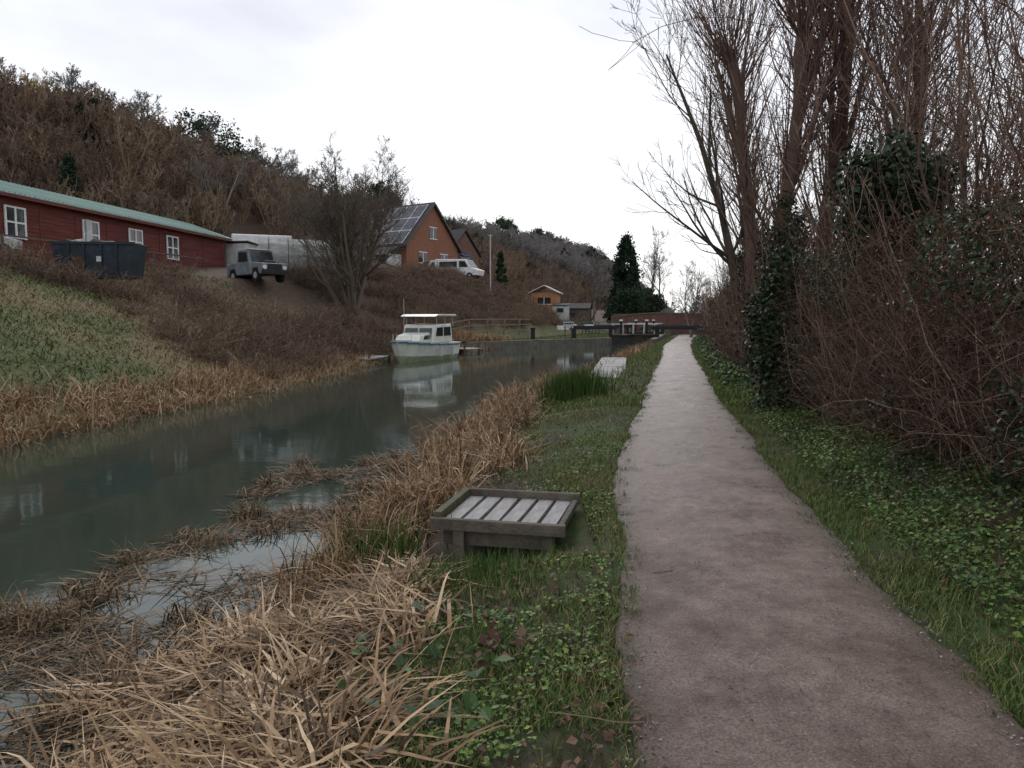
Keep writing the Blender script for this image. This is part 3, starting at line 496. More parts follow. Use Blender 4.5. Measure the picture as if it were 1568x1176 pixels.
# ------------------------------------------------------------------ hard-surface helpers
def obj(name,V,F,mat,parent=None,bev=0,smooth=False):
    me=bpy.data.meshes.new(name); me.from_pydata([tuple(v) for v in V],[],[tuple(f) for f in F]); me.materials.append(mat); me.update()
    import bmesh
    bm=bmesh.new(); bm.from_mesh(me); bmesh.ops.recalc_face_normals(bm,faces=bm.faces); bm.to_mesh(me); bm.free()
    if smooth:
        for p in me.polygons: p.use_smooth=True
    o=bpy.data.objects.new(name,me); S.collection.objects.link(o)
    if parent: o.parent=parent
    if bev: m=o.modifiers.new('b','BEVEL'); m.width=bev; m.segments=2; m.limit_method='ANGLE'
    return o
def box(name,c,s,mat,parent=None,bev=0,rz=0,rx=0,ry=0):
    V=[(i*s[0]/2,j*s[1]/2,k*s[2]/2) for i in(-1,1) for j in(-1,1) for k in(-1,1)]
    F=[(0,1,3,2),(4,6,7,5),(0,4,5,1),(2,3,7,6),(0,2,6,4),(1,5,7,3)]
    o=obj(name,V,F,mat,parent,bev); o.location=c; o.rotation_euler=(rx,ry,rz); return o
def prism(name,prof,axis,a,b,mat,parent=None,bev=0):
    n=len(prof); f={'x':lambda p,t:(t,p[0],p[1]),'y':lambda p,t:(p[0],t,p[1]),'z':lambda p,t:(p[0],p[1],t)}[axis]
    V=[f(p,a) for p in prof]+[f(p,b) for p in prof]; F=[tuple(range(n)),tuple(range(n,2*n))]+[(i,(i+1)%n,n+(i+1)%n,n+i) for i in range(n)]
    return obj(name,V,F,mat,parent,bev)
def cyl(name,c,r,l,mat,parent=None,axis='z',n=16,r2=None):
    r2=r if r2 is None else r2; V=[];
    for s,rr in((-l/2,r),(l/2,r2)):
        for i in range(n):
            a=i*2*math.pi/n; u,v=rr*math.cos(a),rr*math.sin(a); V.append({'z':(u,v,s),'x':(s,u,v),'y':(u,s,v)}[axis])
    F=[tuple(range(n)),tuple(range(n,2*n))]+[(i,(i+1)%n,n+(i+1)%n,n+i) for i in range(n)]
    o=obj(name,V,F,mat,parent); o.location=c; return o
def empty(name,x,y,z=None,rz=0,s=1):
    e=bpy.data.objects.new(name,None); S.collection.objects.link(e); e.location=(x,y,float(H(x,y)) if z is None else z); e.rotation_euler=(0,0,rz); e.scale=(s,s,s); e.empty_display_size=.3; return e
m_redw=M('red_timber',(.19,.052,.04),(.085,.025,.02),1.2,.75,.6,20,stretch=(.4,.4,6))
m_greenroof=M('green_corrugated',(.25,.38,.33),(.14,.23,.20),1.5,.6,.2)
m_white=M('white_paint',(.75,.76,.74),(.6,.6,.58),3,.5)
m_whited=M('dirty_white',(.55,.56,.54),(.36,.38,.35),2,.5)
m_landy=M('faded_blue_grey_paint',(.20,.23,.25),(.11,.13,.14),2,.5)
m_glass=M('dark_glass',(.03,.035,.04),(.015,.018,.02),1,.08,spec=.7)
m_tarp=M('grey_tarp',(.36,.37,.35),(.2,.205,.19),2,.7,.4,4)
m_black=M('black_paint',(.02,.021,.022),(.012,.012,.013),3,.5)
m_gate=M('lock_gate_timber',(.06,.055,.045),(.03,.028,.024),3,.7,.3)
m_skip=M('skip_navy',(.022,.035,.05),(.012,.016,.02),3,.6,.3)
m_rust=M('rusty_steel',(.10,.055,.03),(.04,.025,.018),5,.8,.3)
m_wood=M('weathered_wood',(.15,.13,.10),(.065,.055,.042),3,.8,.5,30,stretch=(1,8,1))
m_plank=M('wet_grey_planks',(.36,.345,.335),(.20,.19,.18),4,.45,.5,40,stretch=(6,1,1))
m_mosswood=M('mossy_wood',(.10,.10,.05),(.055,.045,.03),8,.8,.6,30)
m_fence=M('fence_wood',(.14,.11,.085),(.07,.055,.04),4,.85,.3)
m_brick=M('orange_brick',(.28,.125,.075),(.18,.08,.05),6,.85,.3)
m_brickd=M('bridge_brick',(.19,.10,.075),(.10,.055,.045),5,.9,.5)
m_stone=M('lock_stone',(.18,.16,.13),(.08,.075,.06),3,.85,.5)
m_slate=M('dark_slate',(.06,.055,.055),(.03,.028,.03),6,.75,.3)
m_solar=M('solar_panel',(.03,.035,.055),(.02,.024,.04),1,.25,spec=.5)
m_tyre=M('tyre_rubber',(.018,.018,.018),(.01,.01,.01),5,.9)
m_green=M('green_rail_paint',(.05,.13,.09),(.03,.08,.055),5,.5)
m_blue=M('blue_canvas',(.05,.14,.30),(.03,.09,.2),3,.6)
m_steel=M('grey_steel',(.45,.46,.47),(.33,.33,.34),5,.4,metal=.2)
sx0,sy0,sx1,sy1=-25.2,22,-20.7,53.7
ang=math.atan2(sy1-sy0,sx1-sx0); Ls=math.hypot(sx1-sx0,sy1-sy0)
e=empty('red_timber_shed',sx0,sy0,4.75,ang)
w=5.6
box('walls',(Ls/2,w/2,1.25),(Ls,w,3.1),m_redw,e)
for k in range(int(Ls/2.4)): box('board_batten_%d'%k,(k*2.4+.5,-.014,1.25),(.07,.03,3.05),m_redw,e)
for k in range(15): box('lap_%d'%k,(Ls/2,-.006,.0+k*.19+rng.normal()*.005),(Ls-.01,.024,.022),m_redw,e)
prism('roof',[(-.45,2.62),(w/2,3.75),(w+.45,2.62),(w+.45,2.74),(w/2,3.88),(-.45,2.74)],'x',-.3,Ls+.5,m_greenroof,e)
for k in range(int(Ls/.3)):
    a=k*.3+.1; o=box('roof_rib_%d'%k,(a,w/4-.22,3.325),(.07,3.40,.05),m_greenroof,e,rx=math.atan2(1.14,w/2+.45))
box('fascia',(Ls/2,-.46,2.6),(Ls+.6,.03,.16),m_redw,e)
prism('gable_end',[(0,2.6),(w/2,3.7),(w,2.6)],'x',Ls-.1,Ls+.03,m_redw,e)
def win(par,x,z,wd,ht,n=2,rows=2,y=-.03):
    box('window_glass',(x,y,z),(wd,.04,ht),m_glass,par)
    for q in range(n+1): box('window_mullion',(x-wd/2+q*wd/n,y-.03,z),(.10,.06,ht+.09),m_white,par)
    for q in range(rows+1): box('window_rail',(x,y-.033,z-ht/2+q*ht/rows),(wd+.08,.05,.08),m_white,par)
for wyy in [30.5,35.2,40.2,43.9,47.5]:
    win(e,(wyy-sy0)/(sy1-sy0)*Ls,1.45,1.15,1.4)
box('electric_cabinet',(Ls*.565,-.12,1.6),(.35,.12,1.2),m_whited,e)
cyl('corner_drainpipe',(Ls+.05,-.1,1.3),.06,2.6,m_fence,e)
e=empty('grey_lean_to_shed',-19.6,54.2,4.9,ang)
box('body',(.9,.5,1.1),(1.6,1.8,2.4),m_whited,e,.02); box('door',(.9,-.41,1.0),(.8,.03,1.9),m_fence,e); box('roof',(.9,.5,2.36),(1.9,2.1,.08),m_slate,e,ry=.06)
e=empty('rubbish_skip',-17.6,32.0,3.42,.10,.86)
prism('body',[(-1.65,0),(1.65,0),(1.95,1.7),(-1.95,1.7)],'y',-.85,.85,m_skip,e,.02)
box('rim',(0,-.87,1.67),(3.95,.08,.12),m_skip,e); 
for q in(-1.1,-.4,.4,1.1): box('rib_%.1f'%q,(q,-.88,.8),(.1,.08,1.6),m_skip,e)
box('rust_patch',(-.7,-.858,.7),(.5,.01,.7),m_rust,e)
for q in range(14): box('rubbish_%d'%q,(rng.uniform(-1.7,1.7),rng.uniform(-.6,.6),1.7+rng.uniform(-.05,.12)),(rng.uniform(.2,.8),rng.uniform(.1,.4),.12),[m_fence,m_whited,m_rust][q%3],e,0,rz=rng.uniform(0,3),rx=rng.normal()*.3)
box('label',(.3,-.935,.9),(.22,.01,.26),m_whited,e)
def wheels(e,xs,wd,r):
    for x in xs:
        for s in(-1,1): cyl('wheel',(x,s*(wd/2-.1),r),r,.22,m_tyre,e,'y',18); cyl('hub',(x,s*(wd/2+.015),r),r*.5,.02,m_steel,e,'y',12)
def vehicle(name,x,y,rz,prof,wd,mat,wx,r,sidewins,fw=None,z=None,s=1):
    e=empty(name,x,y,z,rz,s); prism('body',prof,'y',-wd/2,wd/2,mat,e,.06); wheels(e,wx,wd,r)
    for poly in sidewins:
        prism('side_window',poly,'y',-wd/2-.012,wd/2+.012,m_glass,e)
    if fw: 
        (x0,z0),(x1,z1)=fw; L=math.hypot(x1-x0,z1-z0); o=box('windscreen',((x0+x1)/2,0,(z0+z1)/2),(L,wd*.84,.03),m_glass,e,ry=-math.atan2(z1-z0,x1-x0))
    return e
e=vehicle('off_road_pickup',-14.9,43.6,-.75,[(-2.2,.45),(2.1,.45),(2.15,1.1),(.75,1.2),(.5,1.95),(-.75,2.0),(-.85,1.25),(-2.25,1.2)],1.7,m_landy,(-1.4,1.4),.4,[[(-.65,1.25),(.55,1.25),(.38,1.8),(-.6,1.85)]],((.78,1.2),(.52,1.9)),s=.95)
box('roof_panel',(-.12,0,2.0),(1.3,1.6,.06),m_whited,e,.02); box('spare_wheel_cover',(1.35,0,1.2),(.7,.7,.16),m_black,e,.05); box('front_bumper',(2.22,0,.6),(.12,1.7,.18),m_black,e); box('grille',(2.14,0,.85),(.06,.9,.4),m_black,e)
prism('wheel_arch_f',[(1.0,.45),(1.1,.85),(1.7,.85),(1.85,.45)],'y',-.86,.86,m_black,e); prism('wheel_arch_r',[(-1.85,.45),(-1.7,.85),(-1.1,.85),(-.95,.45)],'y',-.86,.86,m_black,e)
cyl('headlamp_l',(2.16,.65,.85),.12,.06,m_white,e,'x'); cyl('headlamp_r',(2.16,-.65,.85),.12,.06,m_white,e,'x')
e=empty('white_box_trailer',-19.2,57.5,None,.35,.95); box('body',(0,0,1.5),(4.6,2.1,1.9),m_white,e,.12); box('stripe',(0,-1.055,1.0),(4.2,.01,.12),m_blue,e); box('chassis',(0,0,.5),(4.2,1.6,.12),m_black,e); wheels(e,(-.6,.6),2.0,.33)
e=empty('tarpaulin_covered_boat',-14.2,49.5,None,.3)
prism('tarp',[(-1.4,.2),(-1.5,1.2),(-1.1,1.9),(-.4,2.3),(.4,2.3),(1.1,1.9),(1.5,1.2),(1.4,.2)],'x',-2.4,2.4,m_tarp,e,.1)
for q in(-1.8,-.6,.6,1.8): prism('tarp_rope',[(-1.42,.2),(-1.52,1.2),(-1.12,1.93),(-.4,2.33),(.4,2.33),(1.12,1.93),(1.52,1.2),(1.42,.2)],'x',q,q+.05,m_fence,e)
box('cradle',(0,0,.1),(5,2.2,.25),m_fence,e)
vanp=[(-2.4,.35),(2.3,.35),(2.45,.9),(1.7,1.15),(1.1,2.0),(-2.35,2.1),(-2.45,1.9)]
vehicle('white_van',-4.9,70,-.35,vanp,1.9,m_white,(-1.5,1.5),.33,[[(.35,1.2),(1.35,1.2),(1.0,1.8),(.35,1.85)],[(-1.9,1.2),(.1,1.2),(.1,1.8),(-1.9,1.8)]],((1.72,1.16),(1.14,1.95)),s=.9)
vehicle('white_van',-7.4,73.5,-2.6,vanp,1.9,m_whited,(-1.5,1.5),.33,[[(.35,1.2),(1.35,1.2),(1.0,1.8),(.35,1.85)]],((1.72,1.16),(1.14,1.95)),s=.9)
carp=[(-2.1,.3),(2.1,.3),(2.15,.8),(1.2,.95),(.5,1.45),(-1.2,1.5),(-2.0,1.0),(-2.15,.8)]
vehicle('parked_car',-22.4,30.2,1.2,carp,1.75,m_whited,(-1.3,1.3),.32,[[(-1.5,1.0),(.9,1.0),(.45,1.38),(-1.1,1.4)]],((1.22,.96),(.52,1.42)))
# house
e=empty('brick_house',-11.4,80,7.0,math.radians(-35)); hl,hw=7.8,8.0
box('walls',(0,0,.6),(hl,hw,3.2),m_brick,e)
prism('gable_wall',[(-hw/2,2.2),(hw/2,2.2),(0,6.45)],'x',-hl/2,hl/2,m_brick,e)
sl=math.atan2(4.5,4.25)
prism('roof',[(-hw/2-.45,1.85),(0,6.55),(hw/2+.45,1.85),(hw/2+.45,2.05),(0,6.78),(-hw/2-.45,2.05)],'x',-hl/2-.3,hl/2+.3,m_slate,e)
prism('lower_roof',[(-hw/2-2.3,.9),(-hw/2-.3,1.95),(-hw/2-.3,2.1),(-hw/2-2.3,1.05)],'x',-hl/2-.3,hl/2-.6,m_slate,e)
box('conservatory',(-.3,-hw/2-1.1,.2),(hl-.6,2.0,1.9),m_whited,e)
for q in range(6): box('conservatory_window_%d'%q,(-3.2+q*1.15,-hw/2-2.12,.45),(.95,.03,1.0),m_glass,e)
nx,ny=math.sin(sl),math.cos(sl)
for i in range(5):
    for j in range(3):
        s=(j+.62)*1.95; yy=-hw/2-.45+s*math.cos(sl); zz=2.05+s*math.sin(sl)
        box('solar_panel_%d_%d'%(i,j),(-hl/2+1.0+i*1.45,yy-.10*nx,zz+.10*ny),(1.27,1.75,.05),m_solar,e,rx=sl)
        box('panel_frame_%d_%d'%(i,j),(-hl/2+1.0+i*1.45,yy-.06*nx,zz+.06*ny),(1.44,1.94,.04),m_white,e,rx=sl)
for (yy,zz,ww,hh) in [(-1.6,1.0,1.2,1.1),(1.7,1.0,1.2,1.1),(0,3.6,1.1,1.2)]:
    box('gable_window',(hl/2+.02,yy,zz),(.04,ww,hh),m_glass,e); box('gable_window_frame',(hl/2+.05,yy,zz),(.04,.08,hh),m_white,e); box('sill',(hl/2+.06,yy,zz-hh/2),(.08,ww+.1,.08),m_white,e); box('lintel',(hl/2+.05,yy,zz+hh/2),(.05,ww+.1,.08),m_white,e)
for s in(-1,1): 
    o=box('bargeboard',(hl/2+.33,s*2.2,4.3),(.06,6.2,.2),m_fence,e,rx=-s*sl)
e2=empty('brick_cottage',-6.6,84,7.0,math.radians(-35))
box('walls',(0,0,.5),(3.4,5,2.8),m_brickd,e2); prism('roof',[(-2.8,1.8),(0,4.5),(2.8,1.8),(2.8,2.0),(0,4.7),(-2.8,2.0)],'x',-1.9,1.9,m_slate,e2); prism('gable',[(-2.5,1.9),(0,4.3),(2.5,1.9)],'x',-1.7,1.7,m_brickd,e2)
box('dormer',(.3,-1.9,2.7),(1.7,1.4,1.2),m_white,e2); box('dormer_window',(.3,-2.62,2.7),(1.3,.03,.75),m_glass,e2); box('dormer_roof',(.3,-1.9,3.35),(2.0,1.8,.1),m_slate,e2)
box('front_window',(1.72,0,1),(.04,1.6,1.1),m_glass,e2); box('window_frame',(1.75,0,1.6),(.04,1.8,.1),m_white,e2); box('blue_awning',(2.0,0,1.75),(.6,1.9,.06),m_blue,e2,ry=.4)
e=empty('timber_chalet',4.2,92,None,-.2); box('walls',(0,0,1.1),(3.2,3,2.4),M('chalet_orange',(.42,.2,.1),(.3,.14,.07),3,.7),e); prism('roof',[(-1.9,2.2),(0,3.1),(1.9,2.2),(1.9,2.3),(0,3.22),(-1.9,2.3)],'y',-1.9,1.8,m_whited,e); box('window',(0,-1.52,1.3),(1.6,.04,.8),m_glass,e); box('window_frame',(0,-1.55,1.3),(.08,.03,.8),m_white,e); box('window_sill',(0,-1.56,.88),(1.8,.06,.08),m_white,e)
e=empty('garden_shed',8.1,90,None,-.2); box('walls',(0,0,1),(2.6,2,2.2),m_fence,e); prism('roof',[(-1.25,2.0),(0,2.6),(1.25,2.0),(1.25,2.08),(0,2.7),(-1.25,2.08)],'x',-1.5,1.5,m_slate,e); box('door',(.5,-1.02,.9),(.8,.03,1.8),m_wood,e); box('window',(-.6,-1.02,1.3),(.6,.03,.5),m_glass,e)
e=empty('garden_shed',5.8,88,None,-.2); box('walls',(0,0,.9),(1.8,1.6,1.9),m_whited,e); box('roof',(0,0,1.9),(2.1,1.9,.1),m_slate,e,rx=.12); box('window',(0,-.82,1.2),(.8,.03,.5),m_glass,e)
e=empty('utility_pole',-2.0,69,None); cyl('pole',(0,0,2.6),.07,6.4,m_steel,e,n=10,r2=.05); box('bracket',(0,0,5.7),(.5,.05,.05),m_steel,e)
def fence(name,pts,h,mat,rails=(.3,.65,1.0),gap=1.8,r=.045):
    e=empty(name,pts[0][0],pts[0][1],0); ox,oy=pts[0]; k=0
    for (a,b_) in zip(pts[:-1],pts[1:]):
        L=math.hypot(b_[0]-a[0],b_[1]-a[1]); n=max(1,int(L/gap)); an=math.atan2(b_[1]-a[1],b_[0]-a[0])
        for i in range(n):
            p=[a[0]+(b_[0]-a[0])*i/n,a[1]+(b_[1]-a[1])*i/n]; q=[a[0]+(b_[0]-a[0])*(i+1)/n,a[1]+(b_[1]-a[1])*(i+1)/n]
            z0=float(H(*p)); z1=float(H(*q)); k+=1
            box('post_%d'%k,(p[0]-ox,p[1]-oy,z0+h/2-.1),(r*2,r*2,h+.2),mat,e,rz=an+rng.normal()*.05,rx=rng.normal()*.03)
            for rh in rails:
                l=math.hypot(L/n,z1-z0); box('rail_%d'%k,((p[0]+q[0])/2-ox,(p[1]+q[1])/2-oy,(z0+z1)/2+rh*h),(l,.03,.08),mat,e,rz=an,ry=-math.atan2(z1-z0,L/n))
    return e
m_fence2=M('pale_fence_wood',(.24,.19,.14),(.14,.11,.08),4,.85,.3)
yy=np.linspace(46,64,7); fence('wooden_rail_fence',[(float(bl(v))-.6,float(v)) for v in yy],1.25,m_fence2,r=.06)
yy=np.linspace(24,41,6); fence('post_and_wire_fence',[(float(bl(v))-float(Wf(v))-.2,float(v)) for v in yy],1.1,m_fence,rails=(.45,.95),gap=2.2)
fence('green_metal_railing',[(7.2,76),(9.6,82),(12.4,83.5)],1.3,m_green,rails=(.25,.5,.75,1.0),gap=1.2,r=.05)
yy=np.linspace(66,88,6); fence('wooden_rail_fence',[(float(bl(v))-6.5,float(v)) for v in yy],1.3,m_fence,rails=(.2,.5,.85))
# lock
e=empty('canal_lock',0,0,0)
def wall(name,f0,y0,y1,th,z0,z1,mat,side):
    a=(float(f0(y0)),y0); b_=(float(f0(y1)),y1); L=math.hypot(b_[0]-a[0],b_[1]-a[1]); an=math.atan2(b_[1]-a[1],b_[0]-a[0])
    return box(name,((a[0]+b_[0])/2+side*th/2,(a[1]+b_[1])/2,(z0+z1)/2),(L,th,z1-z0),mat,e,.02,rz=an)
for (a,b_) in [(50,56),(56,62),(62,73),(73,84)]: wall('quay_wall_left',fb,a,b_,.5,-1.2,.17,m_stone,0)
for (a,b_) in [(58,66),(66,75),(75,84)]: wall('quay_wall_right',nb,a,b_,.5,-1.2,.17,m_stone,0)
for yy in (64,78):
    L,R=float(fb(yy)),float(nb(yy)); wdt=(R-L)
    for s,x0 in((1,L),(-1,R)):
        gl=wdt*.55; an=s*.28
        box('lock_gate',(x0+s*gl/2*.93,yy+.35,-.3),(gl,.25,1.3),m_gate,e,rz=an)
        for q in range(4): box('gate_plank_%d'%q,(x0+s*gl*(.12+q*.22),yy+.2+q*.1,-.3),(.08,.06,1.25),m_fence,e,rz=an)
        box('walkway',(x0+s*gl/2*.93,yy+.12,.42),(gl,.3,.06),m_fence,e,rz=an)
        box('handrail',(x0+s*gl/2*.93,yy+.1,1.3),(gl,.07,.07),m_white,e,rz=an)
        for q in(.1,.5,.9): box('rail_post',(x0+s*gl*q,yy+.1+q*.3,.86),(.07,.07,.9),m_white,e)
        box('balance_beam',(x0-s*1.7,yy-.5,1.0),(4.6,.30,.32),m_black,e,.02,rz=an); box('beam_end',(x0-s*4.2,yy-1.22,1.0),(1.0,.315,.335),m_white,e,.02,rz=an)
        box('beam_post',(x0,yy,.5),(.3,.3,1.1),m_black,e)
        box('paddle_gear',(x0+s*.9,yy+.1,1.0),(.2,.2,1.1),m_black,e); box('paddle_gear_cap',(x0+s*.9,yy+.1,1.62),(.26,.26,.14),m_white,e)
e=empty('mooring_bollard',1.6,56.5,.1); cyl('post',(0,0,.4),.16,.9,m_black,e,n=12); cyl('cap',(0,0,.9),.2,.14,m_black,e,n=12)
e=empty('lock_information_sign',4.4,58,.1); box('post_l',(-.25,0,.6),(.08,.08,1.3),m_fence,e); box('post_r',(.25,0,.6),(.08,.08,1.3),m_fence,e); box('panel',(0,-.06,1.15),(.8,.04,.5),m_white,e,rx=.4); box('header',(0,-.19,1.30),(.7,.02,.12),m_blue,e,rx=.4)
e=empty('winding_post',5.0,60,.1); box('post',(0,0,.55),(.35,.35,1.1),m_black,e,.02); box('cap',(0,0,1.15),(.42,.42,.1),m_white,e)
e=empty('brick_canal_bridge',16.5,85.5,0,-.12)
arc=[(2.2*math.cos(a),-.6+2.0*math.sin(a)) for a in np.linspace(math.pi,0,11)]
prism('span_wall',[(-5,-1),(-2.2,-1)]+arc[1:-1]+[(2.2,-1),(9,-1),(9,2.0),(5,2.3),(0,2.4),(-3,2.2),(-5,1.9)],'y',-.3,.3,m_brickd,e)
prism('coping',[(-5,1.9),(-3,2.2),(0,2.4),(5,2.3),(9,2.0),(9,2.14),(5,2.44),(0,2.54),(-3,2.34),(-5,2.04)],'y',-.38,.38,m_stone,e)
box('far_parapet',(2,4.5,1.5),(14,.4,1.8),m_brickd,e)
e=empty('picnic_bench',14.9,56,None,.3); box('top',(0,0,.75),(1.7,.7,.06),m_wood,e); 
for s in(-1,1): box('seat',(0,s*.65,.45),(1.7,.26,.05),m_wood,e); box('leg_a',(s*.6,0,.38),(.08,1.3,.08),m_wood,e); box('leg_b',(s*.6,.25,.37),(.08,.08,.76),m_wood,e); box('leg_c',(s*.6,-.25,.37),(.08,.08,.76),m_wood,e)
e=empty('wooden_landing_stage',2.3,22,-.1,-math.atan2(1.9,12))
box('frame_l',(0.03,6,-.08),(.1,12,.16),m_wood,e); box('frame_r',(1.0,6,-.08),(.1,12,.16),m_wood,e)
for k in range(75): box('plank_%d'%k,(.5,.08+k*.16,.03+rng.normal()*.003),(1.1,.145,.04),m_plank,e)
for k in range(6):
    for xx in(.02,1.0): box('pile_%d'%k,(xx,.1+k*2.35,-.4),(.12,.12,.9),m_wood,e)
# fishing peg
e=empty('fishing_platform',-.02,6.12,.04,-.22,.94)
W_,D_=1.06,.98
for k in range(6): 
    box('plank_%d'%k,(-.42+k*.168,0,.0+rng.normal()*.003),(.134,D_-.1,.035),m_plank,e,.004,rz=rng.normal()*.012)
box('moss_underlay',(0,0,-.03),(W_-.1,D_-.12,.02),m_mosswood,e)
box('frame_front',(0,-D_/2,-.005),(W_+.1,.06,.10),m_wood,e,.008); box('frame_back',(0,D_/2,.03),(W_+.08,.05,.10),m_wood,e,.008,rz=.01)
box('frame_left',(-W_/2,0,.03),(.07,D_-.08,.11),m_mosswood,e,.008); box('frame_right',(W_/2,0,.0),(.05,D_-.08,.06),m_wood,e,.008)
box('joist_front',(0,-D_/2+.07,-.12),(W_-.1,.05,.14),m_wood,e); box('joist_back',(0,D_/2-.1,-.12),(W_-.1,.05,.14),m_wood,e)
for (xx,yy) in((-.33,-.46),(-.42,.36),(.4,.36),(.42,-.42)): box('post',(xx,yy,-.42),(.1,.1,.8),m_wood,e,.01)
box('post_strut',(.15,-.40,-.35),(.05,.05,.45),m_wood,e)
for (jx,jy,jr) in ((-7.2,36.5,-.2),(-3.6,48.5,.9)):
    e=empty('mooring_jetty',jx,jy,-.2,jr); box('deck',(0,0,0),(1.5,3,.06),m_plank,e)
    for xx in(-.7,.7):
        for yy in(-1.3,1.3): box('post',(xx,yy,-.1),(.1,.1,.9),m_wood,e)
# boat
m_hull=M('boat_hull_gelcoat',(.72,.73,.66),(.52,.56,.44),1.5,.35)
m_algae=M('boat_hull_algae',(.44,.48,.31),(.22,.27,.14),2.5,.6)
e=empty('cabin_cruiser_boat',-4.75,39.3,-.45,math.radians(-16))
ysec=[-3.2,-2.9,-2.3,-1.5,-.5,.8,2,3]; hd=[.03,.42,.78,1.02,1.13,1.15,1.13,1.06]; hwl=[.02,.15,.45,.78,.97,1.03,1.02,.98]; zd=[1.12,1.08,1.03,.98,.94,.9,.88,.88]
def hull(name,lv,mat):
    V=[];F=[];m=len(lv)
    for i in range(8):
        for s in(-1,1):
            for f in lv:
                z=-.25+(zd[i]+.25)*f; hx=hwl[i]*.85*(1-f)+hd[i]*f if f>.2 else hwl[i]*(.6+f*1.2); 
                yb=ysec[i]+(1-f)*(.55 if i==0 else .3 if i==1 else 0); V.append((s*hx,yb,z))
    for i in range(7):
        for s in(0,1):
            for k in range(m-1):
                a=i*2*m+s*m+k; b_=a+2*m; F.append((a,a+1,b_+1,b_))
    for k in range(m-1): a=7*2*m+k; F.append((a,a+1,a+m+1,a+m)); a=k; F.append((a,a+1,a+m+1,a+m))
    if lv[-1]>=1:
        for i in range(7): a=i*2*m+m-1; F.append((a,a+m,a+3*m,a+2*m))
    return obj(name,V,F,mat,e,smooth=False)
hull('hull_lower',[0,.2,.42],m_algae); hull('hull_upper',[.42,.7,.86,1.0],m_hull)
for s in(-1,1):
    for i in range(7):
        a=Vector((s*hd[i],ysec[i],zd[i]-.1)); b_=Vector((s*hd[i+1],ysec[i+1],zd[i+1]-.1)); dd=b_-a; box('rubbing_strake',(a+b_)/2+Vector((s*.02,0,0)),(dd.length,.05,.06),m_blue,e,rz=math.atan2(dd.y,dd.x),ry=0)
prism('fore_cabin',[(-2.1,.98),(-1.7,1.32),(-.6,1.45),(-.6,.9)],'x',-.68,.68,m_hull,e,.05)
prism('wheelhouse',[(-.75,.9),(-.35,1.85),(2.0,1.9),(2.2,.9)],'x',-.88,.88,m_hull,e,.06)
for xx in(-.4,.4): box('windscreen',(xx,-.585,1.42),(.7,.03,.55),m_glass,e,rx=-.4)
for s in(-1,1):
    prism('side_window_a',[(-.3,1.25),(-.12,1.7),(.7,1.72),(.7,1.25)],'x',s*.885-.01,s*.885+.01,m_glass,e); prism('side_window_b',[(.85,1.25),(.85,1.72),(1.8,1.74),(1.9,1.25)],'x',s*.885-.01,s*.885+.01,m_glass,e)
    prism('fore_window',[(-1.5,1.1),(-1.35,1.27),(-.75,1.33),(-.75,1.1)],'x',s*.685-.01,s*.685+.01,m_glass,e)
    for yy in(-.1,1.1,2.3): cyl('canopy_post',(s*.85,yy,2.05),.02,.6,m_steel,e,n=8)
    for yy in(-2.6,-2.0,-1.2): cyl('rail_stanchion',(s*(.95 if yy>-1.5 else .75 if yy>-2.3 else .5),yy,1.2),.012,.4,m_steel,e,n=6)
prism('canopy_roof',[(-.6,2.28),(-.2,2.40),(2.4,2.42),(2.6,2.3),(2.4,2.34),(-.2,2.33)],'x',-1.0,1.0,m_hull,e,.02)
box('bow_hatch',(0,-2.2,1.07),(.5,.5,.06),m_whited,e,.01)
for s,yy in((1,-.5),(1,1.2),(-1,0)): cyl('fender',(s*1.24,yy,.45),.09,.45,m_whited,e,n=10)
cyl('fishing_mast',(-.6,-1.0,2.0),.015,2.4,m_steel,e,n=6)
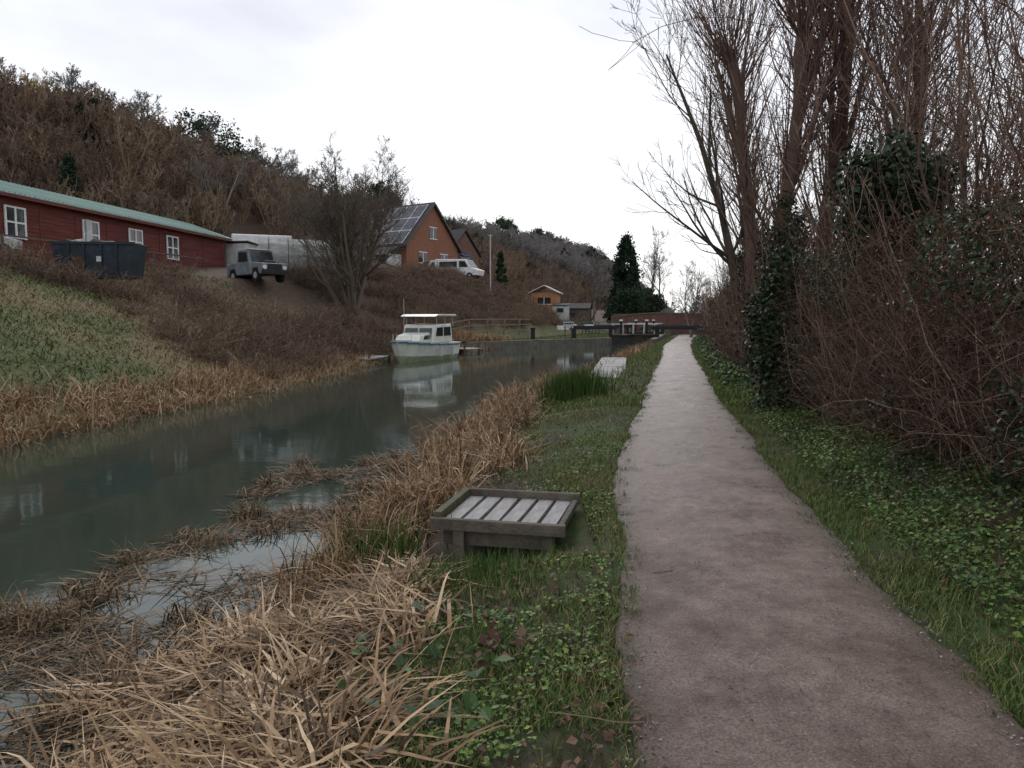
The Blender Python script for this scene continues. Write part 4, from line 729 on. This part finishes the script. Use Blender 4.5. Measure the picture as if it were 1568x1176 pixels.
# ------------------------------------------------------------------ sky, sun, camera
w=bpy.data.worlds.new('World'); S.world=w; w.use_nodes=True; nt=w.node_tree; bg=nt.nodes['Background']; bg.inputs['Strength'].default_value=.14
sky=nt.nodes.new('ShaderNodeTexSky'); sky.sky_type='NISHITA'; sky.sun_disc=False; sky.sun_elevation=math.radians(38); sky.sun_rotation=math.radians(-10)
tc=nt.nodes.new('ShaderNodeTexCoord'); mp=nt.nodes.new('ShaderNodeMapping'); mp.inputs['Scale'].default_value=(1,1,2.6); nt.links.new(tc.outputs['Generated'],mp.inputs[0])
n=nt.nodes.new('ShaderNodeTexNoise'); n.inputs['Scale'].default_value=2.3; n.inputs['Detail'].default_value=6; n.inputs['Roughness'].default_value=.5; nt.links.new(mp.outputs[0],n.inputs['Vector'])
sp=nt.nodes.new('ShaderNodeSeparateXYZ'); nt.links.new(tc.outputs['Generated'],sp.inputs[0])
r=nt.nodes.new('ShaderNodeValToRGB'); r.color_ramp.elements[0].position=.36; r.color_ramp.elements[1].position=.66; r.color_ramp.elements[0].color=(4.0,4.2,5.0,1); r.color_ramp.elements[1].color=(8.0,8.1,8.7,1); nt.links.new(n.outputs['Fac'],r.inputs[0])
r2=nt.nodes.new('ShaderNodeMapRange'); r2.inputs[1].default_value=.10; r2.inputs[2].default_value=.46; r2.inputs[3].default_value=.95; r2.inputs[4].default_value=0; nt.links.new(sp.outputs[2],r2.inputs[0])
mx=nt.nodes.new('ShaderNodeMix'); mx.data_type='RGBA'; nt.links.new(r2.outputs[0],mx.inputs['Factor']); nt.links.new(r.outputs[0],mx.inputs['A']); mx.inputs['B'].default_value=(8.6,8.7,8.75,1)
m2=nt.nodes.new('ShaderNodeMix'); m2.data_type='RGBA'; m2.inputs['Factor'].default_value=.08; nt.links.new(mx.outputs['Result'],m2.inputs['A']); nt.links.new(sky.outputs[0],m2.inputs['B']); nt.links.new(m2.outputs['Result'],bg.inputs['Color'])
sd=bpy.data.lights.new('sun','SUN'); sd.energy=1.1; sd.angle=math.radians(25); sd.color=(1,.97,.93); so=bpy.data.objects.new('sun',sd); S.collection.objects.link(so)
so.rotation_euler=(math.radians(52),0,math.radians(190))
cd=bpy.data.cameras.new('camera'); cd.lens=26; cd.sensor_width=36; cd.clip_end=6000; cd.clip_start=.05
co=bpy.data.objects.new('camera',cd); S.collection.objects.link(co); co.location=(0,0,1.65); co.rotation_euler=(math.radians(90-4.95),0,0); S.camera=co
